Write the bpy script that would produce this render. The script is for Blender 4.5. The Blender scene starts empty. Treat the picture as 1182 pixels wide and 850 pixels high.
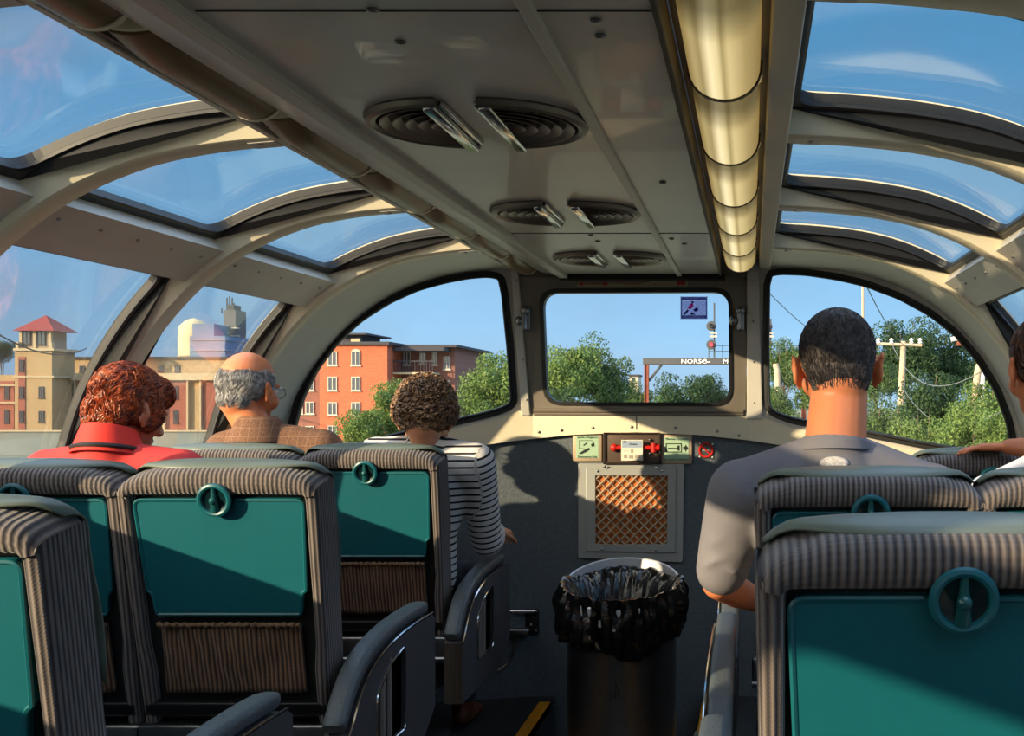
import bpy, bmesh, math, random
import numpy as np
from mathutils import Vector, Matrix, Euler
from mathutils.geometry import tessellate_polygon
from mathutils import noise as mnoise

SC = bpy.context.scene
COL = SC.collection
PI = math.pi
random.seed(7)

# ---------------------------------------------------------------- camera
EYE = 1.2            # eye height above the seat platform
FPX = 1300.0         # focal length in pixels of the 1182x850 frame
cam_d = bpy.data.cameras.new('camera')
cam_d.sensor_width = 36.0
cam_d.lens = FPX / 1182 * 36.0
cam_d.shift_x = -(868 - 591) / 1182
cam_d.shift_y = (465 - 425) / 1182
cam_d.clip_start = 0.02
cam_d.clip_end = 3000
cam = bpy.data.objects.new('camera', cam_d)
cam.location = (0.42, 0, EYE)
cam.rotation_euler = (PI / 2, 0, 0)
COL.objects.link(cam)
SC.camera = cam

# ---------------------------------------------------------------- view, world, sun
SC.view_settings.view_transform = 'Standard'
SC.view_settings.look = 'None'
SC.view_settings.gamma = 1.0
SC.view_settings.use_curve_mapping = False
SC.view_settings.exposure = 0.75
try:
    SC.cycles.transparent_max_bounces = 24
    SC.cycles.max_bounces = 10
    SC.cycles.sample_clamp_indirect = 4.0
except Exception:
    pass

SUN_DIR = Vector((0.705, 0.66, -0.264)).normalized()     # the way the light travels
SUN_STRENGTH = 6.0
SUN_COLOR = (1.0, 0.74, 0.45)
SKY_STRENGTH = 0.80

sun_d = bpy.data.lights.new('sun', 'SUN')
sun_d.energy = SUN_STRENGTH
sun_d.angle = math.radians(0.6)
sun_d.color = SUN_COLOR
sun = bpy.data.objects.new('sun', sun_d)
sun.rotation_euler = SUN_DIR.to_track_quat('-Z', 'Y').to_euler()
sun.location = (-20, -20, 12)
COL.objects.link(sun)


def make_world():
    w = bpy.data.worlds.new('sky')
    SC.world = w
    w.use_nodes = True
    nt = w.node_tree
    nt.nodes.clear()
    out = nt.nodes.new('ShaderNodeOutputWorld')
    bg = nt.nodes.new('ShaderNodeBackground')
    tc = nt.nodes.new('ShaderNodeTexCoord')
    sep = nt.nodes.new('ShaderNodeSeparateXYZ')
    nt.links.new(tc.outputs['Generated'], sep.inputs[0])
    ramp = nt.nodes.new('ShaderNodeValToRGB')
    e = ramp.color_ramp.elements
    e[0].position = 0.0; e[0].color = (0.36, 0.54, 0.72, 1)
    e[1].position = 1.0; e[1].color = (1.5, 1.9, 2.6, 1)  # overhead stops raised above the visible sky, as added fill for the interior
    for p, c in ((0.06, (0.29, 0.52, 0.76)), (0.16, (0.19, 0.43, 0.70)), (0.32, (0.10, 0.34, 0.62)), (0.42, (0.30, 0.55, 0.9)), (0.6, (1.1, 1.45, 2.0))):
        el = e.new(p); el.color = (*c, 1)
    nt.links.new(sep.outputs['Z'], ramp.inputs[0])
    # cloudy smears: reflections in the glass, painted into the sky colour
    mp = nt.nodes.new('ShaderNodeMapping')
    mp.inputs['Scale'].default_value = (2.2, 2.2, 5.0)
    nt.links.new(tc.outputs['Generated'], mp.inputs[0])
    nz = nt.nodes.new('ShaderNodeTexNoise')
    nz.inputs['Scale'].default_value = 1.7
    nz.inputs['Detail'].default_value = 3.0
    nt.links.new(mp.outputs[0], nz.inputs[0])
    cr = nt.nodes.new('ShaderNodeValToRGB')
    cr.color_ramp.elements[0].position = 0.42; cr.color_ramp.elements[0].color = (0, 0, 0, 1)
    cr.color_ramp.elements[1].position = 0.72; cr.color_ramp.elements[1].color = (1, 1, 1, 1)
    nt.links.new(nz.outputs[0], cr.inputs[0])
    # smears grow stronger to the left, where the panes reflect
    mr = nt.nodes.new('ShaderNodeMapRange')
    mr.inputs[1].default_value = 0.35; mr.inputs[2].default_value = -0.55
    mr.inputs[3].default_value = 0.12; mr.inputs[4].default_value = 0.75
    nt.links.new(sep.outputs['X'], mr.inputs[0])
    mu = nt.nodes.new('ShaderNodeMath'); mu.operation = 'MULTIPLY'
    nt.links.new(cr.outputs[0], mu.inputs[0]); nt.links.new(mr.outputs[0], mu.inputs[1])
    mx = nt.nodes.new('ShaderNodeMix'); mx.data_type = 'RGBA'
    nt.links.new(mu.outputs[0], mx.inputs[0])
    nt.links.new(ramp.outputs[0], mx.inputs[6])
    mx.inputs[7].default_value = (0.27, 0.34, 0.46, 1)
    # brighter, warmer sky round the low sun behind the camera
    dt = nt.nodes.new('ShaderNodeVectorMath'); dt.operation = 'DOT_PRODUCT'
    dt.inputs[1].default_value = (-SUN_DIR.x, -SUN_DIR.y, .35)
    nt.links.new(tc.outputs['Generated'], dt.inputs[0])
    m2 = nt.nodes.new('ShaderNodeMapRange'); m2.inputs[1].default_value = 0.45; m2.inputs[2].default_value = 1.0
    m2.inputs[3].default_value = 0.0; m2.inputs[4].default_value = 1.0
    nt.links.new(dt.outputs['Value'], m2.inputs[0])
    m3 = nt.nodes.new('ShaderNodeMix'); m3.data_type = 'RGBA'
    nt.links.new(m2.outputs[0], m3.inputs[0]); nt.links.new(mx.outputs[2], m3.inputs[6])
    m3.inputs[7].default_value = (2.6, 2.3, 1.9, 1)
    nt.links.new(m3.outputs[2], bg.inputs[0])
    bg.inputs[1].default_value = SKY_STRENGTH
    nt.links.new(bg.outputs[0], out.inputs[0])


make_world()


# ---------------------------------------------------------------- helpers
def F(px, py, Y):
    """the place at distance Y ahead of the eye that the pixel looks at"""
    return Vector((0.42 + (px - 868) * Y / FPX, Y, EYE - (py - 465) * Y / FPX))


def srgb(r, g, b):
    f = lambda c: ((c / 255 + 0.055) / 1.055) ** 2.4 if c > 10 else c / 255 / 12.92
    return (f(r), f(g), f(b))


class MB:
    def __init__(s):
        s.v = []; s.f = []; s.uv = []; s.mi = []

    def add(s, vs, fs, uvs=None, mi=0):
        n = len(s.v)
        s.v += [tuple(p) for p in vs]
        for i, f in enumerate(fs):
            s.f.append(tuple(n + k for k in f))
            s.uv.append(uvs[i] if uvs else None)
            s.mi.append(mi)
        return s

    def box(s, x0, x1, y0, y1, z0, z1, M=None, mi=0):
        vs = [Vector((x, y, z)) for z in (z0, z1) for y in (y0, y1) for x in (x0, x1)]
        if M: vs = [M @ v for v in vs]
        fs = [(0, 2, 3, 1), (4, 5, 7, 6), (0, 1, 5, 4), (2, 6, 7, 3), (0, 4, 6, 2), (1, 3, 7, 5)]
        return s.add(vs, fs, mi=mi)

    def rbox(s, x0, x1, y0, y1, z0, z1, r=0.02, seg=4, M=None, mi=0, uvx=None):
        """box with rounded edges: a subdivided cube mapped on"""
        n = 2 * seg + 1
        cx, cy, cz = (x0 + x1) / 2, (y0 + y1) / 2, (z0 + z1) / 2
        hx, hy, hz = (x1 - x0) / 2, (y1 - y0) / 2, (z1 - z0) / 2
        r = min(r, hx * .99, hy * .99, hz * .99)
        def coords(h):
            a = [-h + r * (1 - math.cos(PI / 2 * i / seg)) for i in range(seg + 1)]
            return a + [-q for q in reversed(a)]
        cs = (coords(hx), coords(hy), coords(hz)); hh = (hx, hy, hz)
        m = len(cs[0])
        def put(p):
            q = [max(-h + r, min(h - r, c)) for c, h in zip(p, hh)]
            d = Vector([a - b for a, b in zip(p, q)])
            if d.length > 1e-9: d = d.normalized() * r
            w = Vector(q) + d + Vector((cx, cy, cz))
            return M @ w if M else w
        for ax in range(3):
            for sg in (-1, 1):
                a1, a2 = (ax + 1) % 3, (ax + 2) % 3
                vs = []; uv0 = []
                for j in range(m):
                    for i in range(m):
                        p = [0, 0, 0]; p[ax] = sg * hh[ax]; p[a1] = cs[a1][i]; p[a2] = cs[a2][j]
                        vs.append(put(p))
                        uv0.append((p[0] if ax != 0 else p[1], p[2]))
                fs = []; uvs = []
                for j in range(m - 1):
                    for i in range(m - 1):
                        q = [j * m + i, j * m + i + 1, (j + 1) * m + i + 1, (j + 1) * m + i]
                        if sg < 0: q.reverse()
                        fs.append(tuple(q)); uvs.append([uv0[k] for k in q])
                s.add(vs, fs, uvs, mi)
        return s

    def tube(s, pts, r, n=8, closed=False, mi=0, cap=True, flat=None):
        pts = [Vector(p) for p in pts]; m = len(pts)
        rr = r if isinstance(r, (list, tuple)) else [r] * m
        vs = []; up = None
        for i, p in enumerate(pts):
            a = pts[(i - 1) % m] if (closed or i > 0) else p
            b = pts[(i + 1) % m] if (closed or i < m - 1) else p
            t = (b - a)
            t = t.normalized() if t.length > 1e-9 else Vector((0, 0, 1))
            if up is None:
                up = Vector((0, 0, 1)) if abs(t.z) < .9 else Vector((1, 0, 0))
            u = (up - t * up.dot(t))
            u = u.normalized() if u.length > 1e-6 else t.orthogonal().normalized()
            up = u; w = t.cross(u)
            for k in range(n):
                an = 2 * PI * k / n
                fl = flat if flat else 1.0
                vs.append(p + (u * math.cos(an) + w * math.sin(an) * fl) * rr[i])
        fs = []
        for i in range(m if closed else m - 1):
            j = (i + 1) % m
            for k in range(n):
                l = (k + 1) % n
                fs.append((i * n + k, i * n + l, j * n + l, j * n + k))
        if cap and not closed:
            fs.append(tuple(reversed(range(n)))); fs.append(tuple((m - 1) * n + k for k in range(n)))
        return s.add(vs, fs, mi=mi)

    def lathe(s, prof, n=24, M=None, mi=0, a0=0, a1=2 * PI):
        full = abs(a1 - a0 - 2 * PI) < 1e-6
        k = n if full else n + 1
        vs = []
        for i in range(k):
            a = a0 + (a1 - a0) * i / n
            for r, z in prof:
                p = Vector((r * math.cos(a), r * math.sin(a), z))
                vs.append(M @ p if M else p)
        m = len(prof); fs = []
        for i in range(n):
            j = (i + 1) % k
            for q in range(m - 1):
                fs.append((i * m + q, j * m + q, j * m + q + 1, i * m + q + 1))
        return s.add(vs, fs, mi=mi)

    def ell(s, c, r, R=None, n=16, m=10, mi=0):
        c = Vector(c); vs = []
        for j in range(m + 1):
            th = PI * j / m
            for i in range(n):
                ph = 2 * PI * i / n
                p = Vector((r[0] * math.sin(th) * math.cos(ph), r[1] * math.sin(th) * math.sin(ph), r[2] * math.cos(th)))
                if R: p = R @ p
                vs.append(c + p)
        fs = []
        for j in range(m):
            for i in range(n):
                k = (i + 1) % n
                q = (j * n + i, (j + 1) * n + i, (j + 1) * n + k, j * n + k)
                if j == 0: q = (q[0], q[1], q[2])
                elif j == m - 1: q = (q[0], q[1], q[3])
                fs.append(q)
        return s.add(vs, fs, mi=mi)

    def cap(s, a, b, ra, rb, n=16):
        a = Vector(a); b = Vector(b); d = b - a; L = d.length
        t = d.normalized() if L > 1e-6 else Vector((0, 0, 1))
        R = t.to_track_quat('Z', 'Y').to_matrix()
        prof = []
        for i in range(5): an = -PI / 2 + PI / 2 * i / 4; prof.append((max(ra * math.cos(an), 1e-4), ra * math.sin(an)))
        for i in range(5): an = PI / 2 * i / 4; prof.append((max(rb * math.cos(an), 1e-4), L + rb * math.sin(an)))
        M = Matrix.Translation(a) @ R.to_4x4()
        k0 = len(s.v)
        s.lathe(prof, n, M)
        m = len(prof)
        s.add([], [])
        s.f.append(tuple(k0 + i * m for i in reversed(range(n)))); s.uv.append(None); s.mi.append(0)
        s.f.append(tuple(k0 + i * m + m - 1 for i in range(n))); s.uv.append(None); s.mi.append(0)
        return s

    def plate(s, outline, holes, front, back, mi=0, edges=True):
        """polygon with holes given in 2-D; front/back map a 2-D point to 3-D"""
        loops = [outline] + list(holes)
        tris = tessellate_polygon([[Vector((p[0], p[1], 0)) for p in l] for l in loops])
        flat = [p for l in loops for p in l]; n = len(flat)
        vs = [front(p) for p in flat] + [back(p) for p in flat]
        fs = [tuple(t) for t in tris] + [tuple(n + k for k in reversed(t)) for t in tris]
        if edges:
            o = 0
            for l in loops:
                m = len(l)
                for i in range(m):
                    j = (i + 1) % m
                    fs.append((o + i, o + j, n + o + j, n + o + i))
                o += m
        return s.add(vs, fs, mi=mi)

    def build(s, name, mat=None, parent=None, smooth=False, bevel=0.0, fix=True, loc=None, solid=0.0):
        me = bpy.data.meshes.new(name)
        org = Vector(loc) if loc is not None else Vector((0, 0, 0))
        me.from_pydata([tuple(Vector(p) - org) for p in s.v], [], s.f)
        if any(u is not None for u in s.uv):
            lay = me.uv_layers.new(name='UVMap')
            k = 0
            for f, u in zip(s.f, s.uv):
                for i in range(len(f)):
                    if u is not None: lay.data[k].uv = u[i]
                    k += 1
        for m_ in (mat if isinstance(mat, (list, tuple)) else [mat]):
            if m_: me.materials.append(m_)
        for p, i in zip(me.polygons, s.mi): p.material_index = i
        me.validate()
        if fix:
            bm = bmesh.new(); bm.from_mesh(me)
            bmesh.ops.recalc_face_normals(bm, faces=bm.faces)
            bm.to_mesh(me); bm.free()
        if smooth:
            me.polygons.foreach_set('use_smooth', [True] * len(me.polygons))
            try: me.set_sharp_from_angle(angle=math.radians(smooth if smooth > 1 else 42))
            except Exception: pass
        o = bpy.data.objects.new(name, me)
        COL.objects.link(o)
        o.location = org
        if parent is not None:
            o.parent = parent
        if bevel > 0:
            b = o.modifiers.new('bevel', 'BEVEL'); b.width = bevel; b.segments = 2; b.limit_method = 'ANGLE'
        if solid:
            b = o.modifiers.new('solid', 'SOLIDIFY'); b.thickness = solid; b.offset = 0
        return o


def tag(o, label=None, cat=None, group=None, kind=None):
    if label: o['label'] = label
    if cat: o['category'] = cat
    if group: o['group'] = group
    if kind: o['kind'] = kind
    return o


def thing(name, label, cat, loc=(0, 0, 0), group=None, kind=None):
    o = bpy.data.objects.new(name, None)
    o.empty_display_size = 0.1
    COL.objects.link(o); o.location = loc
    return tag(o, label, cat, group, kind)


def reparent(o, p):
    """child keeps its place; p is unrotated"""
    o.parent = p
    o.matrix_parent_inverse = Matrix.Translation(-Vector(p.location))
    return o


def copy_tree(o, parent=None):
    c = o.copy(); COL.objects.link(c)
    if parent is not None: c.parent = parent
    for ch in list(o.children): copy_tree(ch, c)
    return c


def evaluated(o, name=None):
    """replace the object's mesh by the one its modifiers give"""
    dg = bpy.context.evaluated_depsgraph_get(); dg.update()
    me = bpy.data.meshes.new_from_object(o.evaluated_get(dg))
    o.modifiers.clear(); o.data = me
    return o


def round_poly(pts, r, n=5):
    out = []; m = len(pts)
    rr = r if isinstance(r, (list, tuple)) else [r] * m
    for i in range(m):
        p = Vector(pts[i]).to_2d(); a = Vector(pts[i - 1]).to_2d(); b = Vector(pts[(i + 1) % m]).to_2d()
        if rr[i] <= 0: out.append(p); continue
        u = (a - p); w = (b - p)
        q = min(rr[i], u.length * .48, w.length * .48)
        u = p + u.normalized() * q; w = p + w.normalized() * q
        for k in range(n + 1):
            t = k / n
            out.append(u * (1 - t) ** 2 + p * 2 * t * (1 - t) + w * t * t)
    return [(v.x, v.y) for v in out]


def spline(pts, n=6):
    """Catmull-Rom through the points"""
    P = [Vector(p) for p in pts]; P = [P[0] * 2 - P[1]] + P + [P[-1] * 2 - P[-2]]
    out = []
    for i in range(1, len(P) - 2):
        for k in range(n):
            t = k / n
            out.append(0.5 * ((2 * P[i]) + (P[i + 1] - P[i - 1]) * t + (2 * P[i - 1] - 5 * P[i] + 4 * P[i + 1] - P[i + 2]) * t * t + (3 * P[i] - P[i - 1] - 3 * P[i + 1] + P[i + 2]) * t ** 3))
    out.append(P[-2])
    return out


_DOT = {}


def dots(points, r, name, m, parent, n=10):
    """one small domed head per point, sharing a mesh"""
    key = (r, m.name, n)
    for p in points:
        if key not in _DOT:
            mb = MB(); mb.ell((0, 0, 0), r, n=n, m=6)
            o = mb.build(name, m, smooth=True); _DOT[key] = o.data
        else:
            o = bpy.data.objects.new(name, _DOT[key]); COL.objects.link(o)
        o.location = p
        if parent is not None: reparent(o, parent)


def text_mesh(txt, size, M, mat, parent=None, name='lettering', depth=0.0006, align='CENTER'):
    cu = bpy.data.curves.new(name, 'FONT'); cu.body = txt; cu.size = size
    cu.align_x = align; cu.align_y = 'CENTER'; cu.extrude = depth; cu.resolution_u = 2
    t = bpy.data.objects.new(name, cu); COL.objects.link(t)
    dg = bpy.context.evaluated_depsgraph_get(); dg.update()
    me = bpy.data.meshes.new_from_object(t.evaluated_get(dg))
    bpy.data.objects.remove(t)
    me.transform(M)
    me.materials.clear(); me.materials.append(mat)
    o = bpy.data.objects.new(name, me); COL.objects.link(o)
    if parent is not None: reparent(o, parent)
    return o


# ---------------------------------------------------------------- materials
MATS = {}


def nodes_of(name):
    m = bpy.data.materials.new(name); m.use_nodes = True
    nt = m.node_tree; nt.nodes.clear()
    out = nt.nodes.new('ShaderNodeOutputMaterial')
    return m, nt, out


def mat(name, col, rough=0.5, metal=0.0, var=0.0, vscale=12.0, bump=0.0, bscale=60.0, spec=0.5, coat=0.0, sub=0.0, emit=None, estr=0.0, sheen=0.0):
    if name in MATS: return MATS[name]
    m, nt, out = nodes_of(name)
    b = nt.nodes.new('ShaderNodeBsdfPrincipled')
    b.inputs['Base Color'].default_value = (*col, 1)
    b.inputs['Roughness'].default_value = rough
    b.inputs['Metallic'].default_value = metal
    b.inputs['Specular IOR Level'].default_value = spec
    b.inputs['Coat Weight'].default_value = coat
    b.inputs['Sheen Weight'].default_value = sheen
    if sub:
        b.inputs['Subsurface Weight'].default_value = sub
        b.inputs['Subsurface Radius'].default_value = (0.02, 0.006, 0.003)
        b.inputs['Subsurface Scale'].default_value = 1.0
    if emit:
        b.inputs['Emission Color'].default_value = (*emit, 1); b.inputs['Emission Strength'].default_value = estr
    tc = nt.nodes.new('ShaderNodeTexCoord')
    if var:
        nz = nt.nodes.new('ShaderNodeTexNoise'); nz.inputs['Scale'].default_value = vscale; nz.inputs['Detail'].default_value = 4
        nt.links.new(tc.outputs['Object'], nz.inputs[0])
        mr = nt.nodes.new('ShaderNodeMapRange'); mr.inputs[1].default_value = .3; mr.inputs[2].default_value = .7
        mr.inputs[3].default_value = 1 - var; mr.inputs[4].default_value = 1 + var
        nt.links.new(nz.outputs[0], mr.inputs[0])
        hs = nt.nodes.new('ShaderNodeHueSaturation'); hs.inputs['Color'].default_value = (*col, 1)
        nt.links.new(mr.outputs[0], hs.inputs['Value'])
        nt.links.new(hs.outputs[0], b.inputs['Base Color'])
    if bump:
        nz = nt.nodes.new('ShaderNodeTexNoise'); nz.inputs['Scale'].default_value = bscale; nz.inputs['Detail'].default_value = 3
        nt.links.new(tc.outputs['Object'], nz.inputs[0])
        bp = nt.nodes.new('ShaderNodeBump'); bp.inputs['Strength'].default_value = bump; bp.inputs['Distance'].default_value = 0.01
        nt.links.new(nz.outputs[0], bp.inputs['Height']); nt.links.new(bp.outputs[0], b.inputs['Normal'])
    nt.links.new(b.outputs[0], out.inputs[0])
    MATS[name] = m
    return m


def fabric_mat(name='corduroy', c1=srgb(56, 52, 54), c2=srgb(120, 110, 104)):
    m, nt, out = nodes_of(name)
    b = nt.nodes.new('ShaderNodeBsdfPrincipled'); b.inputs['Roughness'].default_value = .9
    b.inputs['Sheen Weight'].default_value = .25; b.inputs['Specular IOR Level'].default_value = .2
    uv = nt.nodes.new('ShaderNodeUVMap')
    sep = nt.nodes.new('ShaderNodeSeparateXYZ'); nt.links.new(uv.outputs[0], sep.inputs[0])
    def mth(op, a, bb=None):
        n = nt.nodes.new('ShaderNodeMath'); n.operation = op
        for i, q in enumerate((a, bb)):
            if q is None: continue
            if isinstance(q, (int, float)): n.inputs[i].default_value = q
            else: nt.links.new(q, n.inputs[i])
        return n.outputs[0]
    s1 = mth('SINE', mth('MULTIPLY', sep.outputs[0], 2 * PI / 0.0105))
    s2 = mth('SINE', mth('MULTIPLY', sep.outputs[1], 2 * PI / 0.006))
    h = mth('ADD', mth('MULTIPLY', s1, .42), mth('MULTIPLY', s2, .05))
    h = mth('ADD', h, .5)
    tc = nt.nodes.new('ShaderNodeTexCoord')
    nz = nt.nodes.new('ShaderNodeTexNoise'); nz.inputs['Scale'].default_value = 9; nz.inputs['Detail'].default_value = 5
    nt.links.new(tc.outputs['Object'], nz.inputs[0])
    ramp = nt.nodes.new('ShaderNodeValToRGB')
    ramp.color_ramp.elements[0].position = .1; ramp.color_ramp.elements[0].color = (*c1, 1)
    ramp.color_ramp.elements[1].position = .9; ramp.color_ramp.elements[1].color = (*c2, 1)
    hh = mth('ADD', h, mth('MULTIPLY', mth('SUBTRACT', nz.outputs[0], .5), .35))
    nt.links.new(hh, ramp.inputs[0]); nt.links.new(ramp.outputs[0], b.inputs['Base Color'])
    bp = nt.nodes.new('ShaderNodeBump'); bp.inputs['Strength'].default_value = .7; bp.inputs['Distance'].default_value = .003
    nt.links.new(h, bp.inputs['Height']); nt.links.new(bp.outputs[0], b.inputs['Normal'])
    nt.links.new(b.outputs[0], out.inputs[0])
    return m


def glass_mat(name, tint, dust=0.03):
    m, nt, out = nodes_of(name)
    tr = nt.nodes.new('ShaderNodeBsdfTransparent'); tr.inputs[0].default_value = (*tint, 1)
    gl = nt.nodes.new('ShaderNodeBsdfGlossy'); gl.inputs['Roughness'].default_value = .04
    df = nt.nodes.new('ShaderNodeBsdfDiffuse'); df.inputs[0].default_value = (.55, .52, .5, 1)
    fr = nt.nodes.new('ShaderNodeFresnel'); fr.inputs[0].default_value = 1.35
    mul = nt.nodes.new('ShaderNodeMath'); mul.operation = 'MULTIPLY'; mul.inputs[1].default_value = .34
    nt.links.new(fr.outputs[0], mul.inputs[0])
    mx = nt.nodes.new('ShaderNodeMixShader')
    nt.links.new(mul.outputs[0], mx.inputs[0]); nt.links.new(tr.outputs[0], mx.inputs[1]); nt.links.new(gl.outputs[0], mx.inputs[2])
    tc = nt.nodes.new('ShaderNodeTexCoord'); nz = nt.nodes.new('ShaderNodeTexNoise')
    nz.inputs['Scale'].default_value = 3.2; nz.inputs['Detail'].default_value = 6
    nt.links.new(tc.outputs['Object'], nz.inputs[0])
    mr = nt.nodes.new('ShaderNodeMapRange'); mr.inputs[1].default_value = .4; mr.inputs[2].default_value = .75
    mr.inputs[3].default_value = dust * .3; mr.inputs[4].default_value = dust * 2
    nt.links.new(nz.outputs[0], mr.inputs[0])
    m2 = nt.nodes.new('ShaderNodeMixShader')
    nt.links.new(mr.outputs[0], m2.inputs[0]); nt.links.new(mx.outputs[0], m2.inputs[1]); nt.links.new(df.outputs[0], m2.inputs[2])
    nt.links.new(m2.outputs[0], out.inputs[0])
    return m


FABRIC = fabric_mat()
POCKET = fabric_mat('pocket_corduroy', srgb(52, 38, 30), srgb(132, 100, 74))
GLASS = glass_mat('window_glass', (.97, .985, .99), .012)
GLASS_DOME = glass_mat('dome_glass', (.93, .965, .98), .03)
CREAM = mat('cream_enamel', srgb(226, 216, 188), .45, var=.04, vscale=6)
CREAM_G = mat('grey_cream_enamel', srgb(198, 194, 184), .42, var=.05, vscale=8)
CEIL = mat('ceiling_enamel', srgb(188, 184, 180), .36, var=.05, vscale=3.5, coat=.15)
CEIL_RAIL = mat('ceiling_rail', srgb(186, 184, 178), .4)
RUBBER = mat('black_rubber', srgb(14, 14, 15), .45)
DARKGAP = mat('dark_gap', srgb(20, 18, 16), .8)
CARPET = mat('wall_carpet', srgb(94, 102, 108), .95, var=.16, vscale=90, bump=.5, bscale=220)
FLOORC = mat('floor_carpet', srgb(44, 46, 50), .95, var=.3, vscale=70, bump=.4, bscale=150)
STEEL = mat('brushed_steel', srgb(150, 150, 150), .32, 1.0, var=.06, vscale=30)
CHROME = mat('chrome', srgb(200, 200, 200), .14, 1.0)
ALU = mat('grey_aluminium', srgb(164, 166, 162), .45, .3)
TEAL = mat('teal_plastic', srgb(14, 90, 100), .38, var=.03, vscale=30)
TEALD = mat('dark_teal_plastic', srgb(8, 36, 40), .5)
VINYL = mat('green_grey_vinyl', srgb(96, 106, 94), .42, var=.05, vscale=14, bump=.15, bscale=25)
ARMV = mat('slate_vinyl', srgb(74, 82, 86), .45, bump=.2, bscale=120)
ARMP = mat('charcoal_panel', srgb(70, 70, 74), .5, var=.08, vscale=60)
SKIN = mat('skin', srgb(205, 140, 105), .5, sub=.15, var=.06, vscale=18)
SKIN_T = mat('tanned_skin', srgb(205, 125, 82), .5, sub=.15, var=.05, vscale=18)
BLACKP = mat('black_plastic', srgb(18, 18, 20), .4)
WHITEP = mat('white_plastic', srgb(225, 225, 220), .5)

# ================================================================ THE CAR
XC = 0.03                                  # centre line of the dome
RIBS = [-4.33, -3.50, -2.67, -1.84, -1.01, -0.18, 0.65, 1.48, 2.31, 3.13, 3.96]
YF = 4.60                                  # the front wall
YB = -4.33
KP = [(.455, .540), (.50, .538), (.60, .532), (.72, .519), (.84, .495), (.95, .455), (1.04, .408), (1.12, .350), (1.19, .285), (1.265, .195), (1.335, .085), (1.385, -.02), (1.42, -.13), (1.435, -.20)]
KC = spline([Vector((a, 0, b)) for a, b in KP], 5)
KN = []
for i, p in enumerate(KC):
    t = (KC[min(i + 1, len(KC) - 1)] - KC[max(i - 1, 0)]).normalized()
    KN.append(Vector((-t.z, 0, t.x)) * (1 if -t.z > 0 or t.x > 0 else -1))
KS = [0.0]
for a, b in zip(KC, KC[1:]): KS.append(KS[-1] + (b - a).length)


def K(side, s, off, y):
    """a point of the dome section: arc length s from the ceiling, off outward"""
    s = max(0, min(KS[-1] - 1e-6, s))
    i = max(k for k in range(len(KS)) if KS[k] <= s); i = min(i, len(KC) - 2)
    t = (s - KS[i]) / (KS[i + 1] - KS[i])
    p = KC[i].lerp(KC[i + 1], t); n = KN[i].lerp(KN[i + 1], t).normalized()
    if n.x < 0: n = -n
    q = p + n * off
    return Vector((XC + side * q.x, y, EYE + q.z))


def s_at_x(x):
    for i in range(len(KC) - 1):
        if KC[i].x <= x <= KC[i + 1].x:
            return KS[i] + (x - KC[i].x) / (KC[i + 1].x - KC[i].x) * (KS[i + 1] - KS[i])
    return KS[-1]


S_END = KS[-1]
S_START = {1: 0.0, -1: s_at_x(.562)}
S_P0, S_P1 = s_at_x(1.05), s_at_x(1.155)         # the purlin between upper and lower panes


def dome_strip(mb, side, s0, s1, y0, y1, o0, o1, ns=10, mi=0):
    """solid curved slab on the dome surface"""
    vs = []
    for i in range(ns + 1):
        s = s0 + (s1 - s0) * i / ns
        for y in (y0, y1):
            for o in (o0, o1): vs.append(K(side, s, o, y))
    fs = []
    for i in range(ns):
        a = i * 4; b = a + 4
        fs += [(a, b, b + 1, a + 1), (a + 2, a + 3, b + 3, b + 2), (a, a + 2, b + 2, b), (a + 1, b + 1, b + 3, a + 3)]
    fs += [(0, 1, 3, 2), (ns * 4, ns * 4 + 2, ns * 4 + 3, ns * 4 + 1)]
    return mb.add(vs, fs, mi=mi)


WING = .22                                   # how far the wings sweep back at the sides


def ywing(x):
    return YF - WING * max(0, min(1.2, (x - .41) / .98 if x > 0 else (-.47 - x) / .92))


# ---- ribs
RW = 0.05
for k, y in enumerate(RIBS):
    for side in (-1, 1):
        mb = MB()
        ns = 40; sec = []
        # rounded hat section (in y and outward)
        prof = [(-RW, .088), (-RW, .054), (-RW + .003, .046), (-.030, .005), (-.022, 0), (.030, 0), (.040, .006), (RW - .004, .05), (RW, .088)]
        vs = []
        for i in range(ns + 1):
            s = S_START[side] + (S_END - S_START[side]) * i / ns
            for dy, o in prof: vs.append(K(side, s, o, y + dy))
        m = len(prof); fs = []
        for i in range(ns):
            for q in range(m):
                r = (q + 1) % m
                fs.append((i * m + q, (i + 1) * m + q, (i + 1) * m + r, i * m + r))
        fs.append(tuple(range(m))); fs.append(tuple(ns * m + q for q in reversed(range(m))))
        mb.add(vs, fs)
        o = tag(mb.build('trim_%d' % (2 * k + (1 if side < 0 else 2)), CREAM, smooth=35), kind='structure')
        # fixing plate at the ceiling end with its rivet
        g = MB()
        dome_strip(g, side, S_START[side] + .02, S_START[side] + .075, y - RW * .4, y + RW * .55, -.002, .002, 4)
        g.ell(K(side, S_START[side] + .055, -.003, y), (.006, .006, .004), n=8, m=6)
        g.build('rib_plate', CREAM_G, o)

# ---- purlins with rivets, one per bay and side
BAYS = list(zip(RIBS, RIBS[1:]))
n = 130
for (a, b) in BAYS:
    for side in (-1, 1):
        mb = MB(); dome_strip(mb, side, S_P0, S_P1, a + RW - .02, b - RW + .02, .018, .08, 4)
        o = tag(mb.build('trim_%d' % n, CREAM_G), kind='structure'); n += 1
        dots([K(side, S_P0 + (S_P1 - S_P0) * .3, .017, a + (b - a) * t) for t in (.12, .31, .5, .69, .88)], (.005, .005, .004), 'rivet', STEEL, o)

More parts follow.
